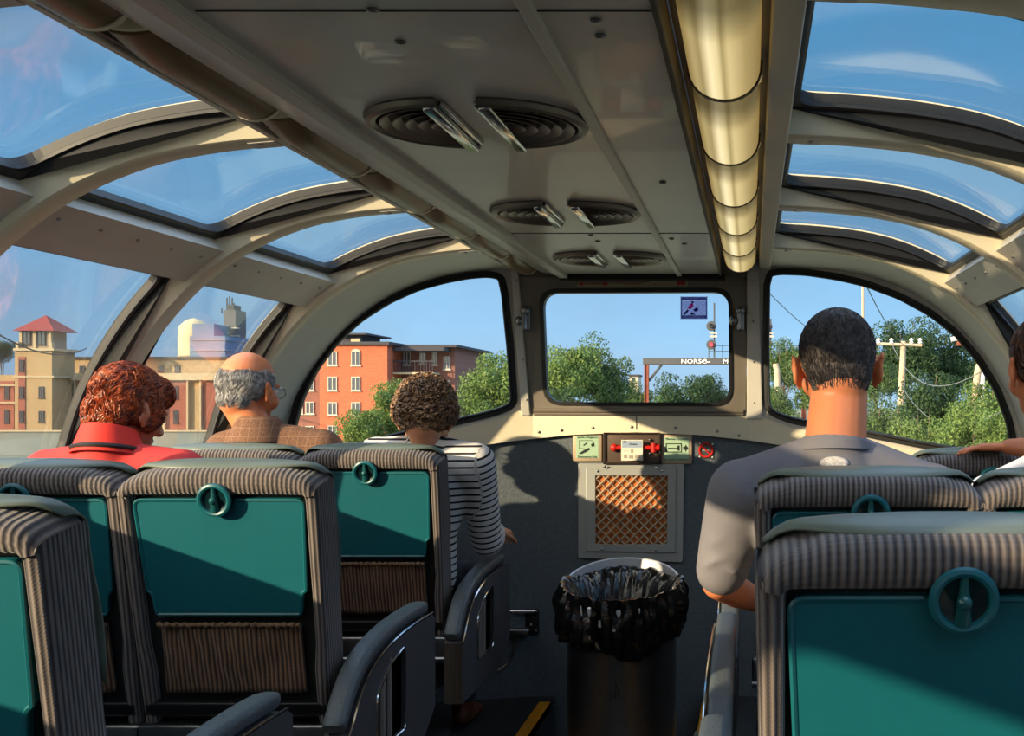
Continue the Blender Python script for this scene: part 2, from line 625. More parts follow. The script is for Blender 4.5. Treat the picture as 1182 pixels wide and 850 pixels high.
# ---- dome windows
for side in (-1, 1):                      # solid end bay between the last rib and the front frame
    mb = MB(); vs = []; NS = 40
    for i in range(NS + 1):
        s_ = S_START[side] + (S_END - S_START[side]) * i / NS
        yy = ywing(K(side, s_, 0, 0).x) + .03
        for y in (3.99, yy):
            for o_ in (.012, .05): vs.append(K(side, s_, o_, y))
    fs = []
    for i in range(NS):
        a = i * 4; b = a + 4
        fs += [(a, b, b + 1, a + 1), (a + 2, a + 3, b + 3, b + 2), (a, a + 2, b + 2, b), (a + 1, b + 1, b + 3, a + 3)]
    fs += [(0, 1, 3, 2), (NS * 4, NS * 4 + 2, NS * 4 + 3, NS * 4 + 1)]
    mb.add(vs, fs)
    tag(mb.build('trim_%d' % (110 + (side > 0)), CREAM_G, smooth=30), kind='structure')
wn = 10


def dome_window(side, s0, s1, y0, y1, idx, glass):
    fr = thing('window_%d' % idx, None, None, K(side, (s0 + s1) / 2, .03, (y0 + y1) / 2), kind='structure')
    g = MB(); w = .018
    R = .05
    # rubber gasket: rounded-corner frame laid on the dome surface
    L = s1 - s0; W = y1 - y0
    outer = round_poly([(0, 0), (L, 0), (L, W), (0, W)], .006, 2)
    inner = round_poly([(w, w), (L - w, w), (L - w, W - w), (w, W - w)], R, 6)
    def dens(poly, n=14):
        out = []
        for i in range(len(poly)):
            a = Vector(poly[i]); b = Vector(poly[(i + 1) % len(poly)])
            k = max(1, int(abs(b.x - a.x) / .03))
            for q in range(k): p = a.lerp(b, q / k); out.append((p.x, p.y))
        return out
    outer = dens(outer); inner = dens(inner)
    g.plate(outer, [inner], lambda p: K(side, s0 + p[0], .052, y0 + p[1]), lambda p: K(side, s0 + p[0], .080, y0 + p[1]))
    o = g.build('gasket', RUBBER); reparent(o, fr)
    # a raised lip round the glass
    t = MB(); t.tube([K(side, s0 + p[0], .055, y0 + p[1]) for p in inner], .007, 6, closed=True)
    o = t.build('gasket_lip', RUBBER, smooth=True); reparent(o, fr)
    t = MB(); dome_strip(t, side, s0 + w * .6, s1 - w * .6, y0 + w * .6, y1 - w * .6, .070, .076, 16)
    o = t.build('glass_pane', glass, smooth=30); reparent(o, fr)
    return fr


for (a, b) in BAYS:
    for side in (-1, 1):
        e = RW if b < 4.3 else .0
        dome_window(side, S_START[side] + (.002 if side > 0 else .0), S_P0, a + RW, b - e, wn, GLASS_DOME); wn += 1
        dome_window(side, S_P1, S_END - .01, a + RW, b - e, wn, GLASS_DOME); wn += 1

# ---- side walls: sill ledge and the carpeted panel below
for side, nm in ((-1, 'left'), (1, 'right')):
    xs = XC + side * 1.455
    mb = MB()
    xo = XC + side * 1.56
    mb.box(min(xs, xo), max(xs, xo), YB, 4.42, 0.0, EYE - .20)
    tag(mb.build('wall_%s' % nm, CARPET), kind='structure')
    mb = MB()
    xa = XC + side * 1.36
    mb.rbox(min(xa, xo), max(xa, xo), YB, 4.40, EYE - .215, EYE - .175, .012, 3)
    tag(mb.build('trim_%d' % (60 + (side > 0)), ALU, smooth=True), kind='structure')
    # the roof of the car outside, below the panes
    mb = MB(); xe = XC + side * 1.70
    mb.box(min(xo, xe), max(xo, xe), YB, 4.6, EYE - .32, EYE - .24)
    tag(mb.build('trim_%d' % (62 + (side > 0)), ALU), kind='structure')

# ---- floor: two seat platforms and the sunk aisle
AX0, AX1 = -0.385, 0.22
mb = MB(); mb.box(XC - 1.5, AX0, YB, YF, -.3, 0); mb.box(AX1, XC + 1.5, YB, YF, -.3, 0); mb.box(AX0, AX1, YB, YF, -.32, -.22)
tag(mb.build('floor', FLOORC), kind='structure')
YEL = mat('yellow_edge_strip', srgb(222, 150, 18), .5, var=.08, vscale=20)
for i, x in enumerate((AX0, AX1)):
    mb = MB(); x0 = x - .045 if i == 0 else x; mb.box(x0, x0 + .045, YB, YF - .1, -.002, .004)
    mb.box(x0 + (.04 if i == 0 else 0), x0 + (.045 if i == 0 else .005), YB, YF - .1, -.03, .002)
    tag(mb.build('trim_%d' % (64 + i), YEL), kind='structure')
# ---- rear bulkhead
mb = MB()
rear = [(XC + sd * (k.x + .08), EYE + k.z + .04) for sd, ks in ((1, KC), (-1, list(reversed(KC)))) for k in ks]
rear = [(XC - 1.52, -.3)] + [(XC - k.x - .07, EYE + k.z + .04) for k in reversed(KC)] + [(XC + k.x + .07, EYE + k.z + .04) for k in KC] + [(XC + 1.52, -.3)]
mb.plate(rear, [], lambda p: Vector((p[0], YB - .05, p[1])), lambda p: Vector((p[0], YB - .12, p[1])))
tag(mb.build('wall_back', CARPET), kind='structure')

# ---------------------------------------------------------------- front wall
def FW(px, py, dy=0.0):
    """pixel onto the swept front wall"""
    Y = YF
    for _ in range(12):
        x = 0.42 + (px - 868) * Y / FPX; Y = ywing(x) + dy
    return F(px, py, Y)


def fx(px, py):
    v = FW(px, py); return (v.x, v.z)


def wf(d):
    return lambda p: Vector((p[0], ywing(p[0]) + d, p[1]))


def dense(poly, step=.06):
    out = []
    for i in range(len(poly)):
        a = Vector(poly[i]); b = Vector(poly[(i + 1) % len(poly)])
        k = max(1, int((b - a).length / step))
        for q in range(k): p = a.lerp(b, q / k); out.append((p.x, p.y))
    return out


# lower carpeted wall, straight across, top edge gently bowed
top = [fx(529, 516), fx(595, 508), fx(660, 501), fx(735, 498), fx(805, 501), fx(860, 507), fx(915, 514)]
def strips(mb, xs, top_f, zb, d0, d1):
    """vertical strips of wall following the swept front"""
    vs = []
    for x in xs:
        for d in (d0, d1):
            vs.append(Vector((x, ywing(x) + d, zb(x) if callable(zb) else zb))); vs.append(Vector((x, ywing(x) + d, top_f(x))))
    fs = []
    for i in range(len(xs) - 1):
        a = i * 4; b = a + 4
        fs += [(a, b, b + 1, a + 1), (a + 2, a + 3, b + 3, b + 2), (a + 1, b + 1, b + 3, a + 3), (a, a + 2, b + 2, b)]
    fs += [(0, 1, 3, 2), (len(xs) * 4 - 4, len(xs) * 4 - 2, len(xs) * 4 - 1, len(xs) * 4 - 3)]
    mb.add(vs, fs)


TOPX = [(XC - 1.49, EYE - .34)] + top + [(XC + 1.49, EYE - .34)]


def top_z(x):
    for p, q in zip(TOPX, TOPX[1:]):
        if x <= q[0]: return p[1] + (q[1] - p[1]) * max(0, (x - p[0])) / (q[0] - p[0])
    return TOPX[-1][1]


mb = MB(); strips(mb, sorted([XC - 1.5, -.47, .41, XC + 1.5] + [p[0] for p in top] + [XC - 1.2, XC + 1.2]), top_z, -.3, 0.0, .05)
tag(mb.build('wall_front', CARPET), kind='structure')

# left wing
LH = [(599, 470), (594, 400), (588, 340), (583, 317), (566, 313), (540, 315), (510, 321), (478, 330), (445, 345), (412, 366), (384, 392), (360, 424), (343, 458), (333, 495), (328, 535), (380, 528), (440, 513), (525, 492), (575, 480)]
lh = round_poly([fx(*p) for p in LH], [.07, 0, 0, .05] + [.03] * 10 + [.05, .02, .02, .02, .03], 5)
out_l = [(XC - .53, EYE - .05)]
lw = [fx(613, 480), fx(601, 322)] + [(XC - k.x - .03, EYE + k.z + .03) for k in KC[7:]] + [(XC - 1.49, EYE - .34)] + top[:3][::1] + [fx(660, 501), fx(640, 480)]
lw = [fx(616, 482), fx(600, 322), (fx(600, 322)[0], EYE + .64)] + [(XC - k.x - .035, EYE + k.z + .03) for k in KC[7:]] + [(XC - 1.49, EYE - .34), top[0], top[1], (-.47, top[1][1] + .012)]
mb = MB(); mb.plate(dense(lw), [dense(lh, .04)], wf(-.012), wf(.04))
wl = tag(mb.build('trim_70', CREAM_G, smooth=30), kind='structure')
# right wing
RH = [(881, 478), (880, 400), (881, 330), (885, 313), (900, 310), (930, 311), (965, 316), (1000, 324), (1040, 339), (1075, 358), (1105, 381), (1132, 412), (1154, 448), (1168, 485), (1176, 528), (1120, 527), (1060, 517), (985, 502), (915, 490)]
rh = round_poly([fx(*p) for p in RH], [.07, 0, 0, .05] + [.03] * 10 + [.05, .02, .02, .02, .03], 5)
rw = [(.41, EYE - .06), (.41, EYE + .64)] + [(XC + k.x + .035, EYE + k.z + .03) for k in KC[7:]] + [(XC + 1.49, EYE - .34), top[6], (.41, top[5][1])]
mb = MB(); mb.plate(dense(rw), [dense(rh, .04)], wf(-.012), wf(.04))
wr = tag(mb.build('trim_71', CREAM_G, smooth=30), kind='structure')
# gaskets and panes in the wings
for idx, poly, px0 in ((2, lh, 460), (3, rh, 1020)):
    poly = dense(poly, .04)
    cx = sum(p[0] for p in poly) / len(poly); cz = sum(p[1] for p in poly) / len(poly)
    w = thing('window_%d' % idx, None, None, (cx, ywing(cx), cz), kind='structure')
    inner = []
    for i, p in enumerate(poly):
        a = Vector(poly[i - 1]); b = Vector(poly[(i + 1) % len(poly)]); t = (b - a).normalized(); nn = Vector((-t.y, t.x))
        c = Vector((cx, cz)) - Vector(p)
        if nn.dot(c) < 0: nn = -nn
        inner.append(Vector(p) + nn * .022)
    inner = [(v.x, v.y) for v in inner]
    g = MB(); g.plate(poly, [inner], wf(-.02), wf(.02)); reparent(g.build('gasket', RUBBER), w)
    g = MB(); g.tube([wf(-.02)(p) for p in inner], .007, 6, closed=True); reparent(g.build('gasket_lip', RUBBER, smooth=True), w)
    g = MB(); g.plate(inner, [], wf(.006), wf(.012)); reparent(g.build('glass_pane', GLASS), w)
# rim ring with rivets round each wing window
for poly, par in ((LH[3:15], wl), (RH[3:15], wr)):
    g = MB(); pts = []
    sgn = -1 if par is wl else 1
    for q in poly:
        v = FW(*q); 
        c = FW(470 if sgn < 0 else 1010, 470)
        d = (Vector((v.x, 0, v.z)) - Vector((c.x, 0, c.z))).normalized()
        pts.append(v + d * .028 + Vector((0, -.016, 0)))
    pts = spline(pts, 3)
    dots(pts[::4], (.005, .003, .005), 'rivet', STEEL, par)
    g = MB(); g.tube([p + (p - FW(740, 470)).normalized() * .03 for p in pts], .004, 5)
    g.build('seam', ALU, par)

# cream sill band under the front windows (centre piece)
BT = [fx(*p) for p in ((380, 532), (440, 517), (525, 496), (577, 484), (601, 474), (613, 478), (735, 478), (862, 480), (879, 481), (913, 494), (985, 506), (1060, 521), (1120, 531), (1176, 534))]
BB = [fx(*p) for p in ((380, 562), (440, 546), (529, 518), (595, 509), (660, 502), (735, 499), (805, 502), (862, 508), (915, 516), (960, 526), (1040, 543), (1110, 560), (1176, 565))]


def lerp_tab(T, x):
    for p, q in zip(T, T[1:]):
        if x <= q[0]: return p[1] + (q[1] - p[1]) * max(0, (x - p[0])) / (q[0] - p[0])
    return T[-1][1]


mb = MB(); strips(mb, sorted(set([p[0] for p in BT] + [p[0] for p in BB if BT[0][0] < p[0] < BT[-1][0]] + [-.47, .41])), lambda x: lerp_tab(BT, x), lambda x: lerp_tab(BB, x), -.026, .0)
sb = tag(mb.build('trim_72', CREAM), kind='structure')
mb = MB(); 
dots([FW(px, py, -.028) for px, py in ((684, 494), (729, 493), (780, 494), (828, 498), (853, 503), (648, 497), (622, 499))], (.006, .004, .006), 'rivet', STEEL, sb)
mb.box(FW(735, 480).x, FW(736, 480).x, YF - .0275, YF - .02, FW(735, 496).z, FW(735, 481).z)
mb.build('band_joint', DARKGAP, sb)
# door posts either side of the centre window
for nm, pts in (('trim_75', [(590, 296), (598, 296), (614, 480), (604, 480)]), ('trim_76', [(862, 296), (875, 296), (880, 484), (862, 484)])):
    mb = MB(); mb.plate([fx(*p) for p in pts], [], wf(-.035), wf(.0)); o = tag(mb.build(nm, CREAM_G, bevel=.004), kind='structure')
    dots([FW(*(Vector(pts[0]).lerp(Vector(pts[3]), t).lerp(Vector(pts[1]).lerp(Vector(pts[2]), t), .5)), -.037) for t in (.15, .4, .65, .9)], (.004, .003, .004), 'rivet', STEEL, o)

# centre emergency window: frame, gasket, glass, latches, sill
w1 = thing('window_1', None, None, F(735, 400, YF), kind='structure')
FRM = mat('bronze_enamel', srgb(118, 110, 98), .45, var=.06, vscale=10)
oc = [fx(599, 320), fx(863, 320), fx(861, 480), fx(613, 478)]
ic = round_poly([fx(623, 334), fx(845, 333), fx(846, 469), fx(629, 468)], .075, 7)
mb = MB(); mb.plate(oc, [ic], wf(-.02), wf(.03)); reparent(mb.build('frame', FRM, bevel=.003), w1)
ii = round_poly([fx(628, 339), fx(841, 338), fx(842, 465), fx(633, 464)], .066, 7)
mb = MB(); mb.plate(ic, [ii], wf(-.026), wf(.02)); reparent(mb.build('gasket', RUBBER), w1)
mb = MB(); mb.plate(ii, [], wf(.006), wf(.012)); reparent(mb.build('glass_pane', GLASS), w1)
mb = MB(); mb.tube([F(616, 474, YF - .03), F(858, 475, YF - .03)], .009, 8); mb.tube([F(616, 478, YF - .03), F(858, 479, YF - .03)], .006, 8)
reparent(mb.build('sill_bead', FRM, smooth=True), w1)
for px in (608, 855):
    mb = MB(); c = F(px, 368, YF - .03)
    mb.rbox(c.x - .016, c.x + .016, c.y - .012, c.y + .012, c.z - .05, c.z + .05, .006, 2)
    mb.tube([c + Vector((0, -.012, .02)), c + Vector((0, -.05, .015)), c + Vector((0, -.055, -.045))], .008, 8)
    mb.ell(c + Vector((0, -.03, .03)), (.018, .018, .018), n=12, m=8)
    mb.ell(c + Vector((-.03, -.015, -.01)), (.016, .012, .02), n=12, m=8)
    reparent(mb.build('latch', STEEL, smooth=True), w1)

# label strip above the window
lab = thing('instruction_label', 'narrow worn label strip with faint red marks above the centre window', 'label', F(730, 327, YF - .022))
c = F(730, 327, YF - .022)
mb = MB(); w = .225; h = .014
mb.rbox(c.x - w, c.x + w, c.y - .003, c.y, c.z - h, c.z + h, .002, 1); reparent(mb.build('backing', mat('worn_label', srgb(150, 142, 110), .5)), lab)
RED = mat('label_red', srgb(165, 42, 34), .5)
mb = MB()
for x0, x1, z0, z1 in ((-.215, -.2, -.009, .006), (-.07, .07, .004, .006), (-.03, .04, -.006, -.003), (-.12, -.10, -.009, .004), (.18, .215, -.008, .009), (.085, .16, -.006, -.004), (-.19, -.13, -.006, -.003)):
    mb.box(c.x + x0, c.x + x1, c.y - .005, c.y - .003, c.z + z0, c.z + z1)
reparent(mb.build('red_marks', RED), lab)

# ---------------------------------------------------------------- ceiling
def slab(x0, x1, z0a, z0b, th, y0=YB, y1=YF):
    """long slab whose underside goes from z0a at x0 to z0b at x1 (relative to the eye)"""
    mb = MB()
    vs = []
    for y in (y0, y1):
        vs += [Vector((x0, y, EYE + z0a)), Vector((x1, y, EYE + z0b)), Vector((x1, y, EYE + z0b + th)), Vector((x0, y, EYE + z0a + th))]
    mb.add(vs, [(0, 3, 2, 1), (4, 5, 6, 7), (0, 1, 5, 4), (1, 2, 6, 5), (2, 3, 7, 6), (3, 0, 4, 7)])
    return mb


cb = MB()
cb.box(-.33, .295, YB, YF, EYE + .515, EYE + .62)
ceil = tag(cb.build('ceiling', CEIL), kind='structure')
g = MB()
for y in (1.475, 3.42, .3, -.8):
    g.box(-.31, .29, y, y + .004, EYE + .5135, EYE + .516)
g.build('panel_joint', DARKGAP, ceil)
dots([F(px, py, FPX * .513 / (465 - py)) for (px, py) in ((430, 12), (462, 49), (688, 24), (693, 42), (765, 211), (682, 272), (690, 279), (775, 276), (790, 282), (690, 240))], (.009, .009, .003), 'screw', STEEL, ceil)



def rail(i, x0, x1, z, th, m):
    mb = slab(x0, x1, z, z, th)
    return tag(mb.build('trim_%d' % i, m, bevel=.003), kind='structure')


rail(80, -.352, -.318, .498, .03, CEIL_RAIL)
rail(81, .118, .138, .506, .014, CEIL_RAIL)
# sloping side panels beyond the rails
mb = slab(-.43, -.35, .528, .510, .05); tag(mb.build('trim_82', CEIL, bevel=.003), kind='structure')
rail(83, .290, .300, .506, .06, mat('dark_groove', srgb(60, 50, 42), .6))
# light troughs: a recessed tray either side
for i, (x0, x1) in enumerate(((-.535, -.425), (.300, .450))):
    mb = slab(x0, x1, .575, .575, .05); tag(mb.build('trim_%d' % (84 + i), FRM if i == 0 else mat('trough_brown', srgb(70, 62, 52), .5)), kind='structure')
mb = slab(-.545, -.53, .540, .540, .08); tag(mb.build('trim_86', FRM), kind='structure')
mb = slab(-.435, -.420, .528, .528, .08); tag(mb.build('trim_87', CEIL_RAIL), kind='structure')
mb = slab(.448, .494, .542, .538, .06); tag(mb.build('trim_88', CREAM_G, bevel=.003), kind='structure')
mb = slab(-.556, -.540, .534, .534, .08); tag(mb.build('trim_89', CREAM_G, bevel=.003), kind='structure')
# dark soffit line where the ceiling meets the front wall
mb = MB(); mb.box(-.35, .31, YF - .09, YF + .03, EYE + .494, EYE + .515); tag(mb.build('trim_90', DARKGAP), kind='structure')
mb = MB(); mb.box(-.540, .46, YF - .02, YF + .04, EYE + .50, EYE + .64); tag(mb.build('trim_91', FRM), kind='structure')

# ---- ceiling lights
def lens_mat():
    """amber diffuser; tube bands and a dimmer near end are painted into its emission"""
    m, nt, out = nodes_of('lit_lens')
    b = nt.nodes.new('ShaderNodeBsdfPrincipled'); b.inputs['Base Color'].default_value = (*srgb(214, 194, 136), 1); b.inputs['Roughness'].default_value = .35
    tc = nt.nodes.new('ShaderNodeTexCoord'); sp = nt.nodes.new('ShaderNodeSeparateXYZ'); nt.links.new(tc.outputs['Generated'], sp.inputs[0])
    r = nt.nodes.new('ShaderNodeValToRGB'); e = r.color_ramp.elements
    e[0].position = 0; e[0].color = (.14, .09, .03, 1); e[1].position = 1; e[1].color = (.12, .075, .02, 1)
    for p, c in ((.14, (.26, .20, .08)), (.24, (.20, .15, .06)), (.36, (.62, .52, .30)), (.46, (.50, .41, .20)), (.52, (.24, .18, .07)), (.60, (.42, .33, .15)), (.80, (.22, .15, .05))):
        x = e.new(p); x.color = (*c, 1)
    nt.links.new(sp.outputs[0], r.inputs[0]); nt.links.new(r.outputs[0], b.inputs['Emission Color']); ry = nt.nodes.new('ShaderNodeValToRGB'); ry.color_ramp.elements[0].position = .10; ry.color_ramp.elements[0].color = (.22, .22, .22, 1); ry.color_ramp.elements[1].position = .30; ry.color_ramp.elements[1].color = (.95, .95, .95, 1)
    nt.links.new(sp.outputs[1], ry.inputs[0]); nt.links.new(ry.outputs[0], b.inputs['Emission Strength'])
    nt.links.new(b.outputs[0], out.inputs[0]); return m


LENS_L = lens_mat()
TROUGH_D = mat('divider_brown', srgb(48, 40, 30), .5)
LENS_C = mat('lens_end', srgb(196, 176, 110), .4, emit=(1.0, .76, .34), estr=.16)
LENS_D = mat('dim_lens', srgb(122, 98, 66), .35, var=.12, vscale=8)
LENSRIB = mat('lens_rib', srgb(236, 224, 170), .3, emit=(1.0, .80, .40), estr=.22)


def ceiling_light(y0, y1, xa, xb, zt, drop, lit, label, grp):
    cx = (xa + xb) / 2
    t = thing('ceiling_light', label, 'light', (cx, (y0 + y1) / 2, EYE + zt), group=grp)
    w = (xb - xa) / 2
    mb = MB(); ns = 16
    # bowed lens: half-round across, square ends leaning in
    vs = []; ny = 10
    for j in range(ny + 1):
        v = j / ny; y = y0 + (y1 - y0) * v
        e = min(1.0, .42 + .58 * (v / .24)) ** .8 if v < .24 else 1.0
        for i in range(ns + 1):
            a = PI * i / ns
            vs.append(Vector((cx - w * math.cos(a), y, EYE + zt - drop * e * math.sin(a) ** .75)))
    m = ns + 1
    fs = [(j * m + i, (j + 1) * m + i, (j + 1) * m + i + 1, j * m + i + 1) for j in range(ny) for i in range(ns)]
    fs += [tuple(range(m)), tuple(ny * m + k for k in reversed(range(m)))]
    mb.add(vs, fs)
    reparent(mb.build('lens', LENS_L if lit else LENS_D, smooth=50), t)
    # end caps / divider
    for yy in (y0 - .012, y1 + .002):
        mb = MB()
        pts = [(cx + (w + .004) * math.cos(PI + PI * i / 12), EYE + zt - (drop * (.40 if yy < y0 else 1.03)) * math.sin(PI * i / 12) ** .8) for i in range(13)]
        mb.plate([(p[0], p[1]) for p in pts], [], lambda p, yy=yy: Vector((p[0], yy, p[1])), lambda p, yy=yy: Vector((p[0], yy + .010, p[1])))
        reparent(mb.build('end_cap', (LENS_C if yy < y0 else TROUGH_D) if lit else CREAM), t)
    return t


ys = [.44, .93, 1.42, 1.92, 2.42, 2.92, 3.40, 3.88]
ordn = ['nearest', 'second', 'third', 'fourth', 'fifth', 'sixth, farthest']
for i, y in enumerate(ys):
    L = (ys[i + 1] - y if i + 1 < len(ys) else .46) - .085
    vis = i - 2
    lab_r = ('glowing amber half-round ceiling light right of the panel, %s along the row' % ordn[vis]) if 0 <= vis < 6 else 'amber half-round ceiling light of the right row, overhead behind the photo edge'
    ceiling_light(y + .015, y + L, .316, .434, .560, .066, True, lab_r, 'lit ceiling lights')
    lab_l = ('unlit brown half-round ceiling light of the left row, %s along the row' % ordn[vis]) if 0 <= vis < 6 else 'unlit half-round ceiling light of the left row, overhead behind the photo edge'
    ceiling_light(y + .015 + .2, y + L + .2 if i + 1 < len(ys) else y + .4 + .2, -.525, -.435, .556, .045, False, lab_l, 'unlit ceiling lights')

# ---- ceiling air vents: half-round louvres in pairs
VENTM = mat('vent_metal', srgb(118, 110, 102), .38, .6)
VENTD = mat('vent_dark', srgb(34, 30, 28), .6, .3)


def vent(xc, yc, r, side, label):
    z = EYE + .515
    t = thing('ceiling_vent', label, 'vent', (xc, yc, z), group='half-round ceiling vents')
    M = Matrix.Translation((xc, yc, z))
    a0, a1 = (PI / 2, 3 * PI / 2) if side < 0 else (-PI / 2, PI / 2)
    d = MB(); d.lathe([(.0005, -.001), (r * .93, -.001), (r * .93, -.0001), (.0005, -.0001)], 24, M, a0=a0, a1=a1)
    reparent(d.build('recess', VENTD), t)
    f = MB(); pts = [M @ Vector((r * math.cos(a0 + (a1 - a0) * i / 28), r * math.sin(a0 + (a1 - a0) * i / 28), -.004)) for i in range(29)]
    f.tube(pts, .012, 8, flat=1.0); reparent(f.build('rim', VENTM, smooth=True), t)
    for k in range(5):
        rr = r * (.22 + .145 * k); g = MB()
        prof = [(rr, -.002), (rr + .014, -.014), (rr + .016, -.013), (rr + .003, -.001)]
        g.lathe(prof, 20, M, a0=a0 + .08, a1=a1 - .08)
        reparent(g.build('louvre', VENTM, smooth=30), t)
    b = MB(); x = xc + side * .012
    b.rbox(x - .012, x + .012, yc - r, yc + r, z - .022, z - .001, .005, 2)
    b.rbox(x - side * .018 - .004, x - side * .018 + .004, yc - r * .95, yc + r * .95, z - .012, z - .001, .003, 2)
    reparent(b.build('bar', CHROME if True else VENTM, smooth=True), t)
    return t


for yc, nm in ((2.06, 'nearest the camera'), (3.03, 'of the middle pair'), (3.98, 'of the pair nearest the front')):
    vent(-.115, yc, .155, -1, 'half-round louvred ceiling vent, left one %s' % nm)
    vent(-.045, yc, .155, 1, 'half-round louvred ceiling vent, right one %s' % nm)

# ================================================================ THINGS ON THE FRONT WALL
YW = YF - .003


def glow_paper(name, col):
    """thin translucent film: daylight comes through it"""
    if name in MATS: return MATS[name]
    m, nt, out = nodes_of(name)
    d = nt.nodes.new('ShaderNodeBsdfDiffuse'); d.inputs[0].default_value = (*col, 1)
    t = nt.nodes.new('ShaderNodeBsdfTransparent'); t.inputs[0].default_value = (*[c ** .4 for c in col], 1)
    x = nt.nodes.new('ShaderNodeMixShader'); x.inputs[0].default_value = .80
    nt.links.new(d.outputs[0], x.inputs[1]); nt.links.new(t.outputs[0], x.inputs[2]); nt.links.new(x.outputs[0], out.inputs[0])
    MATS[name] = m; return m


def wallbox(mb, x0, y0, x1, y1, d0, d1, r=.004, Y=YF):
    """box over the pixel rectangle standing d0..d1 in front of the wall"""
    a = F(x0, y1, Y - d1); b = F(x1, y0, Y - d1)
    return mb.rbox(a.x, b.x, Y - d1, Y - d0, a.z, b.z, r, 3)


PLATE = mat('sign_frame', srgb(190, 168, 140), .4, .3)
GREENISH = mat('sign_green', srgb(160, 190, 160), .5)
INK = mat('sign_ink', srgb(18, 24, 20), .6)


def front_text(txt, px, py, size, par, m=INK, d=.02, Y=YF):
    c = F(px, py, Y - d)
    M = Matrix.Translation(c) @ Matrix.Rotation(PI / 2, 4, 'X')
    return text_mesh(txt, size, M, m, par)


# left sign
s = thing('emergency_exit_sign', 'square green bilingual emergency exit sign left of the red hammer box', 'sign', F(678, 516, YF))
mb = MB(); wallbox(mb, 661, 499, 695, 533, 0, .012, .005); reparent(mb.build('frame', PLATE, smooth=True), s)
mb = MB(); wallbox(mb, 665, 503, 691, 529, .012, .0135, .002); reparent(mb.build('panel', GREENISH), s)
front_text("Sortie d'urgence", 678, 505, .0125, s, d=.0142)
front_text("Emergency Exit", 678, 527.5, .0125, s, d=.0142)
mb = MB()
def ink_poly(mb, pts, d, Y=YF):
    P = [(F(*p, Y - d).x, F(*p, Y - d).z) for p in pts]
    mb.plate(P, [], lambda q: Vector((q[0], Y - d, q[1])), lambda q: Vector((q[0], Y - d + .0006, q[1])))
for q in ([(668, 524), (672, 521), (676, 518.5), (680, 517), (681, 519), (677, 522), (671, 524.5)], [(682, 513), (684, 512), (685, 515), (683, 516)], [(684, 510), (685.5, 511), (686.5, 515), (685, 515.5)],
          [(668.5, 508.5), (684, 508.5), (684, 509), (668.5, 509)], [(668.5, 508.5), (669, 508.5), (669, 518), (668.5, 518)], [(668.5, 517.6), (674, 517.6), (674, 518), (668.5, 518)], [(673, 514), (677, 511), (678, 512), (674, 515)]):
    ink_poly(mb, q, .0145)
reparent(mb.build('pictogram', INK), s)
# right sign
s = thing('emergency_hammer_sign', 'square green bilingual emergency hammer sign right of the red hammer box', 'sign', F(781, 517, YF))
mb = MB(); wallbox(mb, 763, 501, 799, 536, 0, .012, .005); reparent(mb.build('frame', PLATE, smooth=True), s)
mb = MB(); wallbox(mb, 767, 505, 795, 532, .012, .0135, .002); reparent(mb.build('panel', GREENISH), s)
front_text("Marteau d'urgence", 781, 507, .0118, s, d=.0142)
front_text("Emergency Hammer", 781, 530.5, .0118, s, d=.0142)
mb = MB()
for q in ([(768.5, 512), (787, 512), (787, 513), (768.5, 513)], [(768.5, 521.5), (787, 521.5), (787, 522.5), (768.5, 522.5)], [(768.5, 512), (769.5, 512), (769.5, 522.5), (768.5, 522.5)], [(786, 512), (787, 512), (787, 522.5), (786, 522.5)],
          [(771, 517), (783, 517), (783, 518), (771, 518)], [(782, 514.5), (784.5, 514.5), (784.5, 520.5), (782, 520.5)], [(788.5, 515.5), (791, 515.5), (791, 513), (794.5, 517.5), (791, 522), (791, 519.5), (788.5, 519.5)]):
    ink_poly(mb, q, .0145)
reparent(mb.build('pictogram', INK), s)
# hammer box
s = thing('emergency_hammer_box', 'brown metal wall box holding a red hammer behind a paper card', 'box', F(729, 515, YF))
BOXM = mat('box_brown', srgb(96, 80, 68), .4, .4)
mb = MB(); wallbox(mb, 696, 499, 763, 536, 0, .018, .004)
reparent(mb.build('case', BOXM, smooth=True), s)
mb = MB()
for q in ((696, 499, 763, 501.5), (696, 533.5, 763, 536), (696, 499, 699, 536), (760, 499, 763, 536)): wallbox(mb, *q, .018, .026, .002)
reparent(mb.build('lid_frame', mat('box_brown_dark', srgb(58, 48, 42), .4, .4)), s)
REDP = mat('hammer_red', srgb(190, 30, 22), .35)
mb = MB(); a = F(706, 517, YF - .03); b = F(758, 517, YF - .03)
mb.tube([a, b], .009, 10); mb.ell(a + Vector((.01, 0, 0)), (.016, .012, .016), n=12, m=8)
mb.tube([b + Vector((-.012, 0, -.018)), b + Vector((-.012, 0, .018))], .012, 10); mb.tube([b, b + Vector((.012, 0, 0))], .013, 10)
reparent(mb.build('hammer', REDP, smooth=True), s)
mb = MB(); wallbox(mb, 717, 508, 742, 532, .044, .046, .001); reparent(mb.build('paper_card', mat('paper', srgb(220, 214, 198), .7)), s)
mb = MB(); wallbox(mb, 718, 509, 741, 517, .0462, .0466, .0001); reparent(mb.build('card_heading', mat('card_blue', srgb(150, 168, 190), .7)), s)
front_text("VIA", 721, 510.5, .011, s, mat('card_ink', srgb(40, 42, 56), .6), d=.0472)
front_text("Notice", 731, 513, .0115, s, mat('card_ink', srgb(40, 42, 56), .6), d=.0472)
mb = MB()
for q in ((720, 520.5, 726, 521), (728, 519, 731, 523), (720, 525, 724, 529), (726, 526, 731, 529.5), (733, 525, 739, 529)): wallbox(mb, q[0], q[1], q[2], q[3], .0461, .0468, .0001)
reparent(mb.build('card_drawings', mat('pencil_grey', srgb(160, 150, 138), .7)), s)
